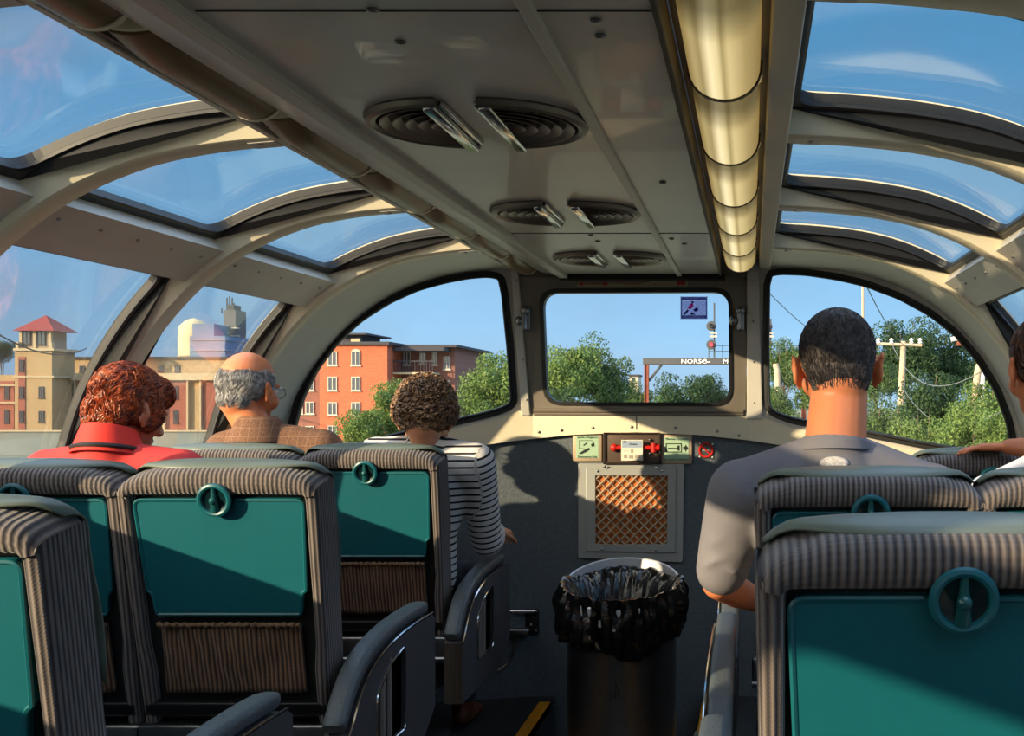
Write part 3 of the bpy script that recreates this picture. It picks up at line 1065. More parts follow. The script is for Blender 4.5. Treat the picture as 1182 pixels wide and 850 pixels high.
dots([F(px, py, YF - .027) for px, py in ((750, 508), (750, 524), (758, 517), (698, 539), (758, 540))], (.006, .005, .006), 'screw', CHROME, s)
# no smoking
s = thing('no_smoking_sign', 'small round red no smoking sticker on the dark carpeted wall', 'sign', F(815, 520, YF))
mb = MB(); wallbox(mb, 806, 511, 824, 530, 0, .003, .002); reparent(mb.build('plate', mat('smoke_plate', srgb(62, 66, 66), .4)), s)
mb = MB(); c = F(815, 520, YF - .005); R7 = .027
mb.tube([c + Vector((R7 * math.cos(a * PI / 14), 0, R7 * math.sin(a * PI / 14))) for a in range(28)], .0042, 6, closed=True)
mb.tube([c + Vector((-.019, 0, .019)), c + Vector((.019, 0, -.019))], .0036, 6)
reparent(mb.build('ring', REDP, smooth=True), s)
mb = MB(); mb.rbox(c.x - .015, c.x + .013, c.y - .001, c.y + .002, c.z - .003, c.z + .002, .001, 1); reparent(mb.build('cigarette', mat('cig', srgb(150, 150, 150), .6)), s)
dots([F(px, py, YF - .004) for px, py in ((807.5, 512.5), (822.5, 513), (822.5, 528), (807.5, 527.5))], (.004, .003, .004), 'screw', WHITEP, s)

# ventilation grille
s = thing('wall_grille', 'steel framed wall grille with diagonal lattice over orange backing', 'grille', F(729, 592, YF))
mb = MB(); P2 = lambda px, py: (F(px, py, YF).x, F(px, py, YF).z)
mb.plate(round_poly([P2(668, 535), P2(790, 536), P2(788, 649), P2(668, 644)], .008, 3), [[P2(686, 546), P2(773, 546), P2(772, 630), P2(686, 629)]], lambda p: Vector((p[0], YF - .012, p[1])), lambda p: Vector((p[0], YF, p[1])))
reparent(mb.build('outer_frame', ALU, bevel=.002), s)
mb = MB(); mb.plate([P2(677, 540), P2(781, 540), P2(780, 638), P2(677, 636)], [[P2(688, 549), P2(771, 549), P2(770, 628), P2(688, 628)]], lambda p: Vector((p[0], YF - .018, p[1])), lambda p: Vector((p[0], YF - .012, p[1])))
reparent(mb.build('inner_frame', ALU, bevel=.002), s)
mb = MB(); wallbox(mb, 687, 548, 772, 629, .0, .003, .0005)
reparent(mb.build('backing', mat('orange_filter', srgb(196, 110, 52), .9, var=.35, vscale=40)), s)
mb = MB(); x0, z1 = P2(687, 548); x1, z0 = P2(772, 629)
W = x1 - x0; H = z1 - z0; st = .0385
def clipseg(a, b):
    t0, t1 = 0, 1
    for d, lo, hi, s_ in ((b[0] - a[0], x0, x1, a[0]), (b[1] - a[1], z0, z1, a[1])):
        if abs(d) < 1e-9: continue
        u, v = (lo - s_) / d, (hi - s_) / d
        if u > v: u, v = v, u
        t0 = max(t0, u); t1 = min(t1, v)
    return (t0, t1)
k = -W
while k < W + H:
    for sg in (1, -1):
        a = (x0 + k, z0) if sg > 0 else (x0 + k, z0); b = (a[0] + sg * (H + .0), z0 + H)
        if sg < 0: a = (a[0] + 0, z0)
        t0, t1 = clipseg(a, b)
        if t1 - t0 > .03:
            p = Vector((a[0] + (b[0] - a[0]) * t0, YF - .010 - .002 * sg, a[1] + (b[1] - a[1]) * t0)); q = Vector((a[0] + (b[0] - a[0]) * t1, YF - .010 - .002 * sg, a[1] + (b[1] - a[1]) * t1))
            mb.tube([p, q], .0040, 4)
    k += st
reparent(mb.build('lattice', mat('lattice_metal', srgb(196, 176, 148), .4, .5)), s)
dots([F(px, py, YF - .019) for px, py in ((690, 544), (764, 544), (695, 634), (757, 635))], (.006, .004, .006), 'screw', CHROME, s)

# sticker on the centre window
s = thing('window_sticker', 'white and navy pictogram sticker with a red figure inside centre window', 'sticker', F(801, 355, YF))
mb = MB(); wallbox(mb, 785, 342, 817, 369, -.0045, -.003, .0005); reparent(mb.build('backing', glow_paper('sticker_white', srgb(240, 238, 250))), s)
NAVY = glow_paper('sticker_navy', srgb(40, 30, 92)); PINK = glow_paper('sticker_pink', srgb(225, 40, 110)); LIL = glow_paper('sticker_lilac', srgb(214, 204, 240))
mb = MB()
for q in ((786, 343, 816, 347), (786, 364, 816, 368), (786, 343, 787.2, 368), (814.8, 343, 816, 368)): wallbox(mb, *q, -.003, -.0022, .0002)
reparent(mb.build('navy_border', NAVY), s)
mb = MB(); wallbox(mb, 787.2, 347.5, 814.8, 363.8, -.003, -.0026, .0001); reparent(mb.build('lilac_field', LIL), s)
for q in ((789.5, 344, 812, 345.8), (790.5, 365, 813, 366.8)):
    mb = MB(); wallbox(mb, *q, -.0022, -.0018, .0001); reparent(mb.build('text_bar', mat('sticker_white', (1, 1, 1))), s)
mb = MB()
for q in ([(789, 363), (792, 358.5), (794, 357), (795, 359), (791, 363.5)], [(797.5, 348), (800, 347.6), (801, 349.5), (799, 350.5)], [(800, 358), (803, 355.5), (805.5, 355), (806, 358), (803, 360.5)], [(796, 363.5), (799, 360.5), (803, 363.5)]): ink_poly(mb, q, -.0018)
reparent(mb.build('figure_legs', NAVY), s)
mb = MB()
for q in ([(793.5, 356), (797, 350.5), (800, 350.5), (800.5, 354), (797, 357)],): ink_poly(mb, q, -.0016)
reparent(mb.build('figure_body', PINK), s)

# fold-down footrests on the front wall
def footrest(c, label):
    t = thing('footrest', label, 'footrest', c)
    mb = MB(); mb.rbox(c.x - .005, c.x + .05, c.y - .012, c.y, c.z - .075, c.z + .03, .004, 2); reparent(mb.build('bracket', mat('bracket_dark', srgb(62, 56, 52), .4, .6), smooth=True), t)
    mb = MB(); mb.tube([c + Vector((-.07, -.02, .02)), c + Vector((.04, -.02, .02))], .008, 10); reparent(mb.build('bar', CHROME, smooth=True), t)
    mb = MB(); mb.rbox(c.x - .07, c.x + .02, c.y - .06, c.y - .015, c.z - .075, c.z - .045, .006, 2); reparent(mb.build('pedal', STEEL, smooth=True), t)
    mb = MB(); mb.tube(spline([c + Vector((-.03, -.03, -.075)), c + Vector((-.04, -.04, -.13)), c + Vector((-.06, -.05, -.18)), c + Vector((-.10, -.06, -.21))], 4), .007, 8); reparent(mb.build('arm', STEEL, smooth=True), t)
    dots([c + Vector((dx, -.013, dz)) for dx, dz in ((.04, .02), (.04, -.06), (.02, -.035))], (.005, .004, .005), 'bolt', CHROME, t)
    return t
footrest(F(608, 711, YF), 'chrome fold-down footrest on the front wall beside the first left seat')

# ---------------------------------------------------------------- waste bin
BY = 3.93; BR = .198
bx = 0.42 + (718 - 868) * BY / FPX
BZ = -.22; BTOP = EYE - (694 - 465) * BY / FPX
t = thing('waste_bin', 'round brushed steel waste bin with raised ring lid in the aisle', 'bin', (bx, BY, BZ))
M = Matrix.Translation((bx, BY, 0))
mb = MB()
prof = [(.001, BZ), (BR * .96, BZ), (BR * .96, BZ + .02), (BR * .93, BZ + .03), (BR * .97, BTOP - .01), (BR, BTOP), (BR * .95, BTOP), (BR * .9, BZ + .05), (.001, BZ + .05)]
mb.lathe(prof, 56, M); reparent(mb.build('body', STEEL, smooth=40), t)
# embossed mark on the body
mb = MB()
c = Vector((bx, BY - BR * .97, EYE - (800 - 465) * (BY - BR) / FPX))
mb.tube([c + Vector((-.018, 0, -.03)), c + Vector((-.012, 0, .0)), c + Vector((.0, 0, -.02)), c + Vector((.002, 0, .035)), c + Vector((.012, 0, -.01)), c + Vector((.018, 0, -.012))], .0025, 5)
reparent(mb.build('embossed_mark', mat('mark_grey', srgb(96, 92, 88), .4, .8)), t)
# ring lid: band tipped up at the back
mb = MB(); n = 56; vs = []
for i in range(n):
    a = 2 * PI * i / n; s_ = math.sin(a); up = -.035 + .120 * (s_ * .5 + .5) ** 1.0
    for r, z in ((BR * 1.03, -.02), (BR * 1.04, .036), (BR * 1.02, .040), (BR * 1.0, .036), (BR * 1.0, -.02)):
        vs.append(Vector((bx + r * math.cos(a), BY + r * s_, BTOP + z + up)))
fs = []
for i in range(n):
    j = (i + 1) % n
    for k in range(5): fs.append((i * 5 + k, j * 5 + k, j * 5 + (k + 1) % 5, i * 5 + (k + 1) % 5))
mb.add(vs, fs); reparent(mb.build('ring_lid', mat('bin_ring_steel', srgb(214, 218, 226), .42, .6), smooth=40), t)
# the bin bag hangs over the rim
BAG = mat('bin_bag_film', srgb(10, 10, 11), .22, coat=.4)
bag = MB(); nn, mm = 150, 30; vs = []
for i in range(nn):
    a = 2 * PI * i / nn; s_ = math.sin(a); up = .090 * (s_ * .5 + .5) ** 1.2; cv = .030 if s_ < .2 else (.030 - .035 * min(1, (s_ - .2) / .3)); rf = 1.0 if s_ < .1 else 1.0 - .10 * min(1, (s_ - .1) / .25)
    for j in range(mm):
        v = j / (mm - 1)
        if v < .3:
            w = v / .3; r = BR * (.70 + .34 * w); z = BTOP + up - .14 * (1 - w) ** 2 + .01 + cv
        else:
            w = (v - .3) / .7
            length = .150 + .05 * mnoise.noise(Vector((math.cos(a) * 1.3, math.sin(a) * 1.3, 3))) 
            r = BR * (1.03 + .05 * math.sin(w * PI * .9) - .05 * w) ; z = BTOP + up + .012 + cv - (length + cv) * w
        r *= rf; ft = min(1, v * 2)
        dn = .018 * mnoise.noise(Vector((math.cos(a) * 6, math.sin(a) * 6, z * 9))) + .012 * abs(mnoise.noise(Vector((math.cos(a) * 15, math.sin(a) * 15, z * 14)))) + .006 * math.sin(a * 37 + z * 20)
        r += (dn * 1.3 + .008) * ft
        vs.append(Vector((bx + r * math.cos(a), BY + r * math.sin(a), z + .008 * mnoise.noise(Vector((a * 5, z * 12, 1))))))
fs = [(i * mm + j, ((i + 1) % nn) * mm + j, ((i + 1) % nn) * mm + j + 1, i * mm + j + 1) for i in range(nn) for j in range(mm - 1)]
bag.add(vs, fs)
o = bag.build('bin_bag', BAG, smooth=25, solid=.001, loc=(bx, BY, BTOP)); tag(o, 'crumpled shiny black bag folded over the rim of the waste bin', 'bag')

# ================================================================ SEATS
RC = math.radians(11)
UP = Vector((0, -math.sin(RC), math.cos(RC))); NF = Vector((0, math.cos(RC), math.sin(RC)))
HP = .975


def Bk(x, h, d):
    return Vector((x, 0, HP)) + UP * (h - HP) + NF * d


HW = .232; IW = .196; HT = 1.052; HI = .985


def crown(x): return HT - .020 * abs(x / HW) ** 2.6


def make_seat(arm, label, group, arm_off=0.0):
    root = thing('train_seat', label, 'seat', group=group)
    # --- border: rolled frame round the back
    st = []
    for k in range(9): st.append(((-IW + (.008 if k < 3 else 0), .43 + .59 * k / 8 * .92), (-HW + .012 * (1 - k / 8), .43 + .59 * k / 8 * .98), 'c'))
    for k in range(1, 7):
        a = PI - PI / 2 * k / 6; r = .055
        cx, cz = -HW + r, crown(HW) - r
        st.append(((-IW + .004 * k / 6, HI), (cx + r * math.cos(a), cz + r * math.sin(a) + .002 * k / 6), 'm'))
    xs = [(-HW + .055) + (2 * HW - .11) * k / 14 for k in range(1, 14)]
    for x in xs: st.append(((x * IW / (HW - .0), HI), (x, crown(x)), 't'))
    st += [((-i[0], i[1]), (-o[0], o[1]), k) for i, o, k in reversed(st[:15])]
    N = 20; T = .118
    vs = []; per = []
    for i, o, k in st:
        i = Vector(i); o = Vector(o)
        for q in range(N):
            a = 2 * PI * q / N; ca, sa = math.cos(a), math.sin(a); ex = .5
            u = .5 + .5 * abs(ca) ** ex * (1 if ca > 0 else -1); w = .5 + .5 * abs(sa) ** ex * (1 if sa > 0 else -1)
            if k != 'c': w2 = w + (.06 * math.sin(PI * u) * (-1 if w < .5 else .4))
            else: w2 = w
            p = i.lerp(o, u); vs.append(Bk(p.x, p.y, T * w2))
            per.append((u, w))
    fs = []; uvs = []
    m = len(st)
    perl = [0.0]
    for q in range(N): 
        a = vs[q]; b = vs[(q + 1) % N]; perl.append(perl[-1] + (b - a).length)
    for s_ in range(m - 1):
        for q in range(N):
            r = (q + 1) % N
            idx = (s_ * N + q, (s_ + 1) * N + q, (s_ + 1) * N + r, s_ * N + r)
            fs.append(idx)
            if st[s_][2] == 'c' and st[s_ + 1][2] != 't' or st[s_ + 1][2] == 'c':
                uvs.append([(perl[q], st[s_][1][1]), (perl[q], st[s_ + 1][1][1]), (perl[q + 1], st[s_ + 1][1][1]), (perl[q + 1], st[s_][1][1])])
            else:
                uvs.append([(vs[j][0], perl[q] if j % N == q else perl[q + 1]) for j in idx])
    fs += [tuple(range(N)), tuple((m - 1) * N + q for q in reversed(range(N)))]; uvs += [None, None]
    mb = MB(); mb.add(vs, fs, uvs); mb.build('backrest_frame', FABRIC, root, smooth=60)
    # --- front cushion of the back
    mb = MB(); n1, n2 = 16, 20; vs = []; uvs0 = []
    Mx = Matrix.Translation(Bk(0, .43, 0)) @ Matrix(((1, 0, 0, 0), (0, NF.y, UP.y, 0), (0, NF.z, UP.z, 0), (0, 0, 0, 1)))
    mb.rbox(-.205, .205, .034, .150, 0.0, .60, .04, 4, Mx); mb.build('back_cushion', FABRIC, root, smooth=60)
    # --- dark well behind tray
    mb = MB(); mb.rbox(-.2, .2, .028, .04, .0, .56, .004, 1, Mx); mb.build('back_shell', mat('seat_shell_black', srgb(20, 20, 22), .6), root)
    # --- tray table
    tr = [(-.194, .978), (.194, .978), (.184, .760), (.178, .757), (.173, .748), (.168, .702), (-.168, .702), (-.173, .748), (-.178, .757), (-.184, .760)]
    tr = round_poly(tr, [.018, .018, .004, .004, .006, .006, .006, .006, .004, .004], 4)
    mb = MB(); mb.plate(tr, [], lambda p: Bk(p[0], p[1], .010), lambda p: Bk(p[0], p[1], .028)); tray = mb.build('tray_table', TEAL, root, bevel=.002)
    # rim, interrupted by the latch ring
    ring_c = (0.0, .982); rr = .0335
    rim = [p for p in dense(tr, .012) if (Vector(p) - Vector(ring_c)).length > rr + .002]
    # start after the ring
    k0 = min(range(len(rim)), key=lambda k: (abs(rim[k][0] - (rr + .004)) + abs(rim[k][1] - .978)))
    rim = rim[k0:] + rim[:k0]
    mb = MB(); mb.tube([Bk(p[0] * .992, HI - .5 + (p[1] - HI + .5) * .997, .011) for p in rim], .0042, 6); mb.build('tray_rim', TEAL, tray, smooth=True)
    # latch
    mb = MB(); ringp = [Bk(rr * math.cos(a * PI / 18), ring_c[1] + rr * math.sin(a * PI / 18), -.010) for a in range(36)]
    mb.tube(ringp, .0062, 8, closed=True); lt = mb.build('latch_ring', TEAL, root, smooth=True)
    mb = MB(); Q = Matrix.Translation(Bk(0, ring_c[1], 0)) @ Matrix(((1, 0, 0, 0), (0, UP.y, -NF.y, 0), (0, UP.z, -NF.z, 0), (0, 0, 0, 1)))
    mb.lathe([(.0005, .007), (.024, .008), (.031, .012), (.036, .010), (.037, -.022), (.0005, -.022)], 28, Q)
    mb.build('latch_bowl', mat('latch_bowl_dark', srgb(8, 34, 38), .25), lt, smooth=True)
    mb = MB(); mb.tube([Bk(0, ring_c[1] + .028, -.010), Bk(0, ring_c[1] + .012, -.010), Bk(0, ring_c[1], -.012), Bk(0, ring_c[1] - .012, -.010), Bk(0, ring_c[1] - .026, -.008)], [.005, .006, .0085, .009, .011], 10, flat=1.0)
    mb.ell(Bk(0, ring_c[1], -.016), (.009, .008, .009), n=12, m=8)
    mb.build('latch_knob', mat('latch_teal', srgb(22, 76, 78), .2), lt, smooth=True)
    # --- magazine pocket
    mb = MB(); n1, n2 = 40, 12; vs = []; uv0 = []
    for j in range(n2 + 1):
        for i in range(n1 + 1):
            x = -.165 + .33 * i / n1; h = .505 + .172 * j / n2
            d = .016 + .003 * math.sin(x * 160 + j * .3) * (j / n2) ** .5 + .006 * mnoise.noise(Vector((x * 14, h * 22, 2))) - .010 * math.sin(PI * i / n1) * (j / n2)
            vs.append(Bk(x, h, d)); uv0.append((x, h))
    fs = [(j * (n1 + 1) + i, j * (n1 + 1) + i + 1, (j + 1) * (n1 + 1) + i + 1, (j + 1) * (n1 + 1) + i) for j in range(n2) for i in range(n1)]
    mb.add(vs, fs, [[uv0[k] for k in f] for f in fs]); pk = mb.build('magazine_pocket', POCKET, root, smooth=60, solid=.003)
    mb = MB(); mb.tube([Bk(-.166 + .332 * i / 60, .678 + .0015 * math.sin(i * 1.7), .004 + .002 * math.sin(i * 2.3)) for i in range(61)], [.0055 + .0015 * math.sin(i * 1.9) for i in range(61)], 8)
    mb.build('pocket_elastic', mat('pocket_elastic', srgb(110, 84, 60), .8), pk, smooth=True)
    # --- lower bar and metal beam
    mb = MB(); mb.rbox(-.215, .215, .0, .05, .02, .055, .006, 2, Mx); mb.build('lower_bar', BLACKP, root, smooth=True)
    mb = MB(); mb.rbox(-.235, .235, .085, .16, .36, .445, .008, 2); mb.tube([Vector((-.235, .09, .372)), Vector((.235, .09, .372))], .010, 10)
    mb.build('seat_beam', STEEL, root, smooth=True)
    mb = MB(); mb.rbox(-.225, .225, .145, .64, .345, .475, .045, 4); mb.build('seat_cushion', FABRIC, root, smooth=60)
    mb = MB(); mb.rbox(-.18, .18, .16, .56, .25, .35, .01, 2); mb.rbox(-.06, .06, .22, .46, .0, .26, .01, 2); mb.rbox(-.13, .13, .18, .52, .0, .03, .008, 2)
    mb.build('pedestal', ARMP, root, smooth=True)
    # footrest under the beam for the passenger behind
    mb = MB(); mb.tube([Vector((-.16, .03, .20)), Vector((.16, .03, .20))], .012, 10); mb.tube([Vector((-.12, .03, .20)), Vector((-.12, .16, .30))], .008, 8); mb.tube([Vector((.12, .03, .20)), Vector((.12, .16, .30))], .008, 8)
    mb.build('footrest_bar', CHROME, root, smooth=True)
    # --- vinyl headrest cover
    mb = MB(); vs = []; nx, nv = 28, 12
    for i in range(nx + 1):
        x = -(HW - .012) + 2 * (HW - .012) * i / nx
        e = abs(x) / (HW - .012)
        zt = crown(x) - (max(0, abs(x) - (HW - .055)) / .055) ** 2.2 * .034
        for j in range(nv + 1):
            a = PI * (.10 + .90 * j / nv) if j < 8 else None
            if j < 8:
                a0_ = 44 + 44 * e ** 2.2; aa = math.radians(a0_ + (180 - a0_) * j / 7)      # from just behind the crest over to the front
                d = .062 - .066 * math.cos(aa); h = zt - .052 + .058 * max(0.0, math.sin(aa)) ** .7
                d += .018 * e ** 3 * (1 - j / 7)
            else:
                d = .130 + .012 * math.sin((j - 8) / 4 * PI) * .8; h = zt - .052 - .045 * (j - 7)
            vs.append(Bk(x * (1 + .012 * math.sin(min(1, j / 7) * PI)), h, d))
    fs = [(i * (nv + 1) + j, (i + 1) * (nv + 1) + j, (i + 1) * (nv + 1) + j + 1, i * (nv + 1) + j + 1) for i in range(nx) for j in range(nv)]
    mb.add(vs, fs); mb.build('headrest_cover', VINYL, root, smooth=60, solid=.004)
    # --- armrest
    if arm:
        xo = arm * (.314 + arm_off); xi = arm * (.258 + arm_off); lo, hi = min(xo, xi), max(xo, xi)
        prof = [(-.04, .47), (-.015, .49), (.03, .535), (.10, .578), (.20, .606), (.34, .622), (.50, .626), (.62, .624)]
        if arm < 0: prof = prof[:-1] + [(.64, .630), (.74, .630)]
        sp = [(p.x, p.y) for p in spline([Vector(p + (0,)) for p in prof], 4)]
        out = [(-.04, .285)] + sp + [(prof[-1][0] + .025, .61), (prof[-1][0] + .025, .36), (.50, .28)]
        hole = round_poly([(.10, .475), (.16, .545), (.28, .582), (.30, .575), (.30, .39), (.10, .40)], .012, 3)
        hole = round_poly([(.15, .375), (.15, .515), (.25, .568), (.37, .590), (.37, .375)], .016, 3)
        t = thing('armrest', None, None); t.parent = root
        for k_ in ('label', 'category'):
            if k_ in t: del t[k_]
        mb = MB(); X = xo
        mb.plate(out, [hole], lambda p: Vector((X, p[0], p[1] - .02)), lambda p: Vector((X - arm * .010, p[0], p[1] - .02)))
        mb.plate(out, [], lambda p: Vector((X - arm * .046, p[0], p[1] - .02)), lambda p: Vector((X - arm * .056, p[0], p[1] - .02)))
        # top strip joining the cheeks
        for k in range(len(out)):
            p = out[k]; q = out[(k + 1) % len(out)]
            mb.add([Vector((X, p[0], p[1] - .022)), Vector((X, q[0], q[1] - .022)), Vector((X - arm * .05, q[0], q[1] - .022)), Vector((X - arm * .05, p[0], p[1] - .022))], [(0, 1, 2, 3)])
        mb.build('side_panel', ARMP, t, fix=False)
        mb = MB(); mb.tube([Vector((X, p[0], p[1] - .016)) for p in [(-.042, .47)] + sp], .0035, 6); mb.tube([Vector((X, p[0], p[1] - .02)) for p in hole], .003, 6, closed=True)
        mb.build('chrome_edge', CHROME, t, smooth=True)
        for yy in (.205, .255):
            mb = MB(); mb.tube([Vector((X - arm * .006, yy, .350)), Vector((X - arm * .006, yy, .535 + (yy - .205) * .6))], .0085, 8)
            mb.build('slot_bar', mat('slot_bar_metal', srgb(150, 145, 140), .4, .5), t, smooth=True)
        # ribbed metal end
        mb = MB(); 
        pts = []
        for k in range(15): 
            x = X - arm * .056 * (1 - k / 14); pts.append((x, -.046 - .004 * math.sin(PI * k / 14) - (.002 if k % 2 else 0)))
        mb.plate(pts + [(X, -.03), (X - arm * .056, -.03)], [], lambda p: Vector((p[0], p[1], .265)), lambda p: Vector((p[0], p[1], .452)))
        mb.build('ribbed_end', mat('ribbed_steel', srgb(150, 140, 128), .3, .9), t)
        # padded top
        mb = MB(); vs = []; n3 = 14; path = sp
        cx = (lo + hi) / 2
        for k, p in enumerate(path):
            a = path[max(0, k - 1)]; b = path[min(len(path) - 1, k + 1)]; tg = Vector((0, b[0] - a[0], b[1] - a[1])).normalized(); nn = Vector((0, -tg.z, tg.y))
            if nn.z < 0: nn = -nn
            sc = 1.0
            if k == 0: sc = .75
            if k == len(path) - 1: sc = .8
            for q in range(n3):
                an = 2 * PI * q / n3; ca, sa = math.cos(an), math.sin(an)
                u = (abs(ca) ** .6) * (1 if ca > 0 else -1); w = (abs(sa) ** .6) * (1 if sa > 0 else -1)
                vs.append(Vector((cx - arm * .006, p[0], p[1] - .002)) + Vector((.026 * u * sc, 0, 0)) + nn * (.004 + .018 * w * sc))
        m3 = len(path)
        fs = [(k * n3 + q, (k + 1) * n3 + q, (k + 1) * n3 + (q + 1) % n3, k * n3 + (q + 1) % n3) for k in range(m3 - 1) for q in range(n3)] + [tuple(range(n3)), tuple((m3 - 1) * n3 + q for q in reversed(range(n3)))]
        mb.add(vs, fs); mb.build('pad', ARMV, t, smooth=50)
    return root


pL = make_seat(1, '', 'train seats', 0.0)
pR = make_seat(-1, '', 'train seats', 0.02)
pW = make_seat(0, '', 'train seats')
SEATS = [
    (pL, -.793, 3.54, 'grey corduroy train seat with curly-haired passenger, left aisle side, nearest the front wall'),
    (pL, -.793, 2.55, 'grey corduroy train seat with half-sunlit teal tray and brown pocket, left aisle side'),
    (pL, -.793, 1.56, 'shaded grey corduroy train seat cut off by the lower left corner'),
    (pW, -1.243, 3.54, 'window-side train seat behind the balding man in the brown jacket'),
    (pW, -1.243, 2.55, 'window-side train seat behind the red-haired woman, left'),
    (pR, .655, 3.22, 'train seat mostly hidden in front of the man in the grey shirt'),
    (pR, .655, 2.24, 'train seat right behind the back of the man in grey, only its top showing'),
    (pR, .655, 1.26, 'nearest grey train seat with large teal tray at lower right'),
    (pW, 1.105, 3.22, 'window-side train seat on whose dark top the hand of the right passenger rests'),
    (pW, 1.105, 2.24, 'window-side train seat at the right edge behind the passenger in white'),
]
used = set()
SEATOBJ = []
for proto, x, y, lab in SEATS:
    o = proto if id(proto) not in used else copy_tree(proto)
    used.add(id(proto))
    o.location = (x, y, 0); o['label'] = lab
    SEATOBJ.append(o)

# ================================================================ PEOPLE
def voxel(mb, name, m, parent, size, smooth_it=4, origin=(0, 0, 0)):
    o = mb.build(name, m, None, fix=True)
    o.data.transform(Matrix.Translation(-Vector(origin)))
    r = o.modifiers.new('r', 'REMESH'); r.mode = 'VOXEL'; r.voxel_size = size; r.use_smooth_shade = True
    s = o.modifiers.new('s', 'CORRECTIVE_SMOOTH') if False else o.modifiers.new('s', 'SMOOTH'); s.factor = .5; s.iterations = smooth_it
    evaluated(o)
    o.data.polygons.foreach_set('use_smooth', [True] * len(o.data.polygons))
    o.parent = parent
    return o


class Head:
    def __init__(s, c, yaw=0, pitch=0, roll=0, sc=1.0):
        s.c = Vector(c); s.R = Euler((math.radians(pitch), math.radians(roll), math.radians(yaw)), 'XYZ').to_matrix(); s.sc = sc
        s.R = Matrix.Rotation(math.radians(yaw), 3, 'Z') @ Matrix.Rotation(math.radians(roll), 3, 'Y') @ Matrix.Rotation(math.radians(pitch), 3, 'X')

    def p(s, x, y, z): return s.c + s.R @ (Vector((x, y, z)) * s.sc)


def add_head(mb, H, chin=1.0):
    q = H.sc; R = H.R
    E = lambda x, y, z, a, b, c, RR=None: mb.ell(H.p(x, y, z), (a * q, b * q, c * q), R @ RR if RR else R, 24, 16)
    E(0, -.012, .030, .077, .094, .088)          # cranium
    E(0, .022, -.020, .066, .074, .078)          # face
    E(0, .045, -.072, .046, .048, .042)          # jaw
    E(0, .075, -.092, .022, .020, .020)          # chin
    E(.046, .052, -.030, .024, .028, .028); E(-.046, .052, -.030, .024, .028, .028)   # cheeks
    E(0, .082, .022, .052, .016, .012)           # brow
    mb.cap(H.p(0, .092, .005), H.p(0, .114, -.030), .009 * q, .014 * q, 12)
    E(.012, .103, -.034, .009, .010, .008); E(-.012, .103, -.034, .009, .010, .008)
    E(0, .090, -.060, .024, .012, .007); E(0, .089, -.070, .020, .012, .007)
    E(0, -.045, -.035, .058, .055, .060)         # nape
    # ears
    for s_ in (-1, 1):
        RR = Matrix.Rotation(s_ * math.radians(24), 3, 'Z') @ Matrix.Rotation(math.radians(-8), 3, 'X')
        E(s_ * .084, -.012, -.008, .007, .018, .032, RR)
        E(s_ * .080, .000, -.010, .010, .012, .020, RR)
        pts = []
        for k in range(9):
            a = math.radians(-60 + 260 * k / 8)
            pts.append(H.p(s_ * (.086 + .006 * math.sin(a * .7)), -.012 - .019 * math.sin(a - .4) * 1 if False else -.012 - .019 * math.cos(a - PI / 2 + .2), -.006 + .030 * math.sin(a - PI / 2 + 1.3)))
        mb.tube(pts, .0052 * q, 8)
        E(s_ * .079, .002, -.036, .006, .009, .011, RR)


def hand_caps(mb, wrist, d, n, side, curl=.6, sc=1.0, spread=.12):
    """d: towards the fingers, n: back of the hand, side: +1 thumb lies on d x n side"""
    d = Vector(d).normalized(); n = (Vector(n) - d * Vector(n).dot(d)).normalized(); t = d.cross(n) * side
    W = Vector(wrist)
    # palm: flattened bundle
    for u in (-.028, -.010, .010, .028):
        mb.cap(W + d * .010 * sc + t * u * .6 * sc, W + d * .085 * sc + t * u * sc, .014 * sc, .0125 * sc, 12)
    L = [.066, .078, .074, .058]
    for k, u in enumerate((.031, .0105, -.0105, -.030)):
        b = W + d * (.088 - .004 * abs(k - 1)) * sc + t * u * sc
        dd = (d + t * (u * spread / .03)).normalized(); ln = L[k] * sc
        p = b; ang = curl * .35; r = .0092 * sc
        for j, fr in enumerate((.45, .31, .24)):
            v = dd * math.cos(ang) - n * math.sin(ang)
            q = p + v * ln * fr
            mb.cap(p, q, r, r * .90, 10); p = q; r *= .90; ang += curl * (.7 if j == 0 else .5)
    # thumb leaves the side of the palm near its base
    b = W + d * .025 * sc + t * .022 * sc - n * .004 * sc
    m = b + (d * .55 + t * .75 - n * .2).normalized() * .038 * sc
    e = m + (d * .85 + t * .35 - n * .3).normalized() * .032 * sc
    f = e + (d * .95 + t * .05 - n * .35).normalized() * .026 * sc
    mb.cap(b, m, .0135 * sc, .0115 * sc, 12); mb.cap(m, e, .0112 * sc, .0098 * sc, 12); mb.cap(e, f, .0098 * sc, .0082 * sc, 12)


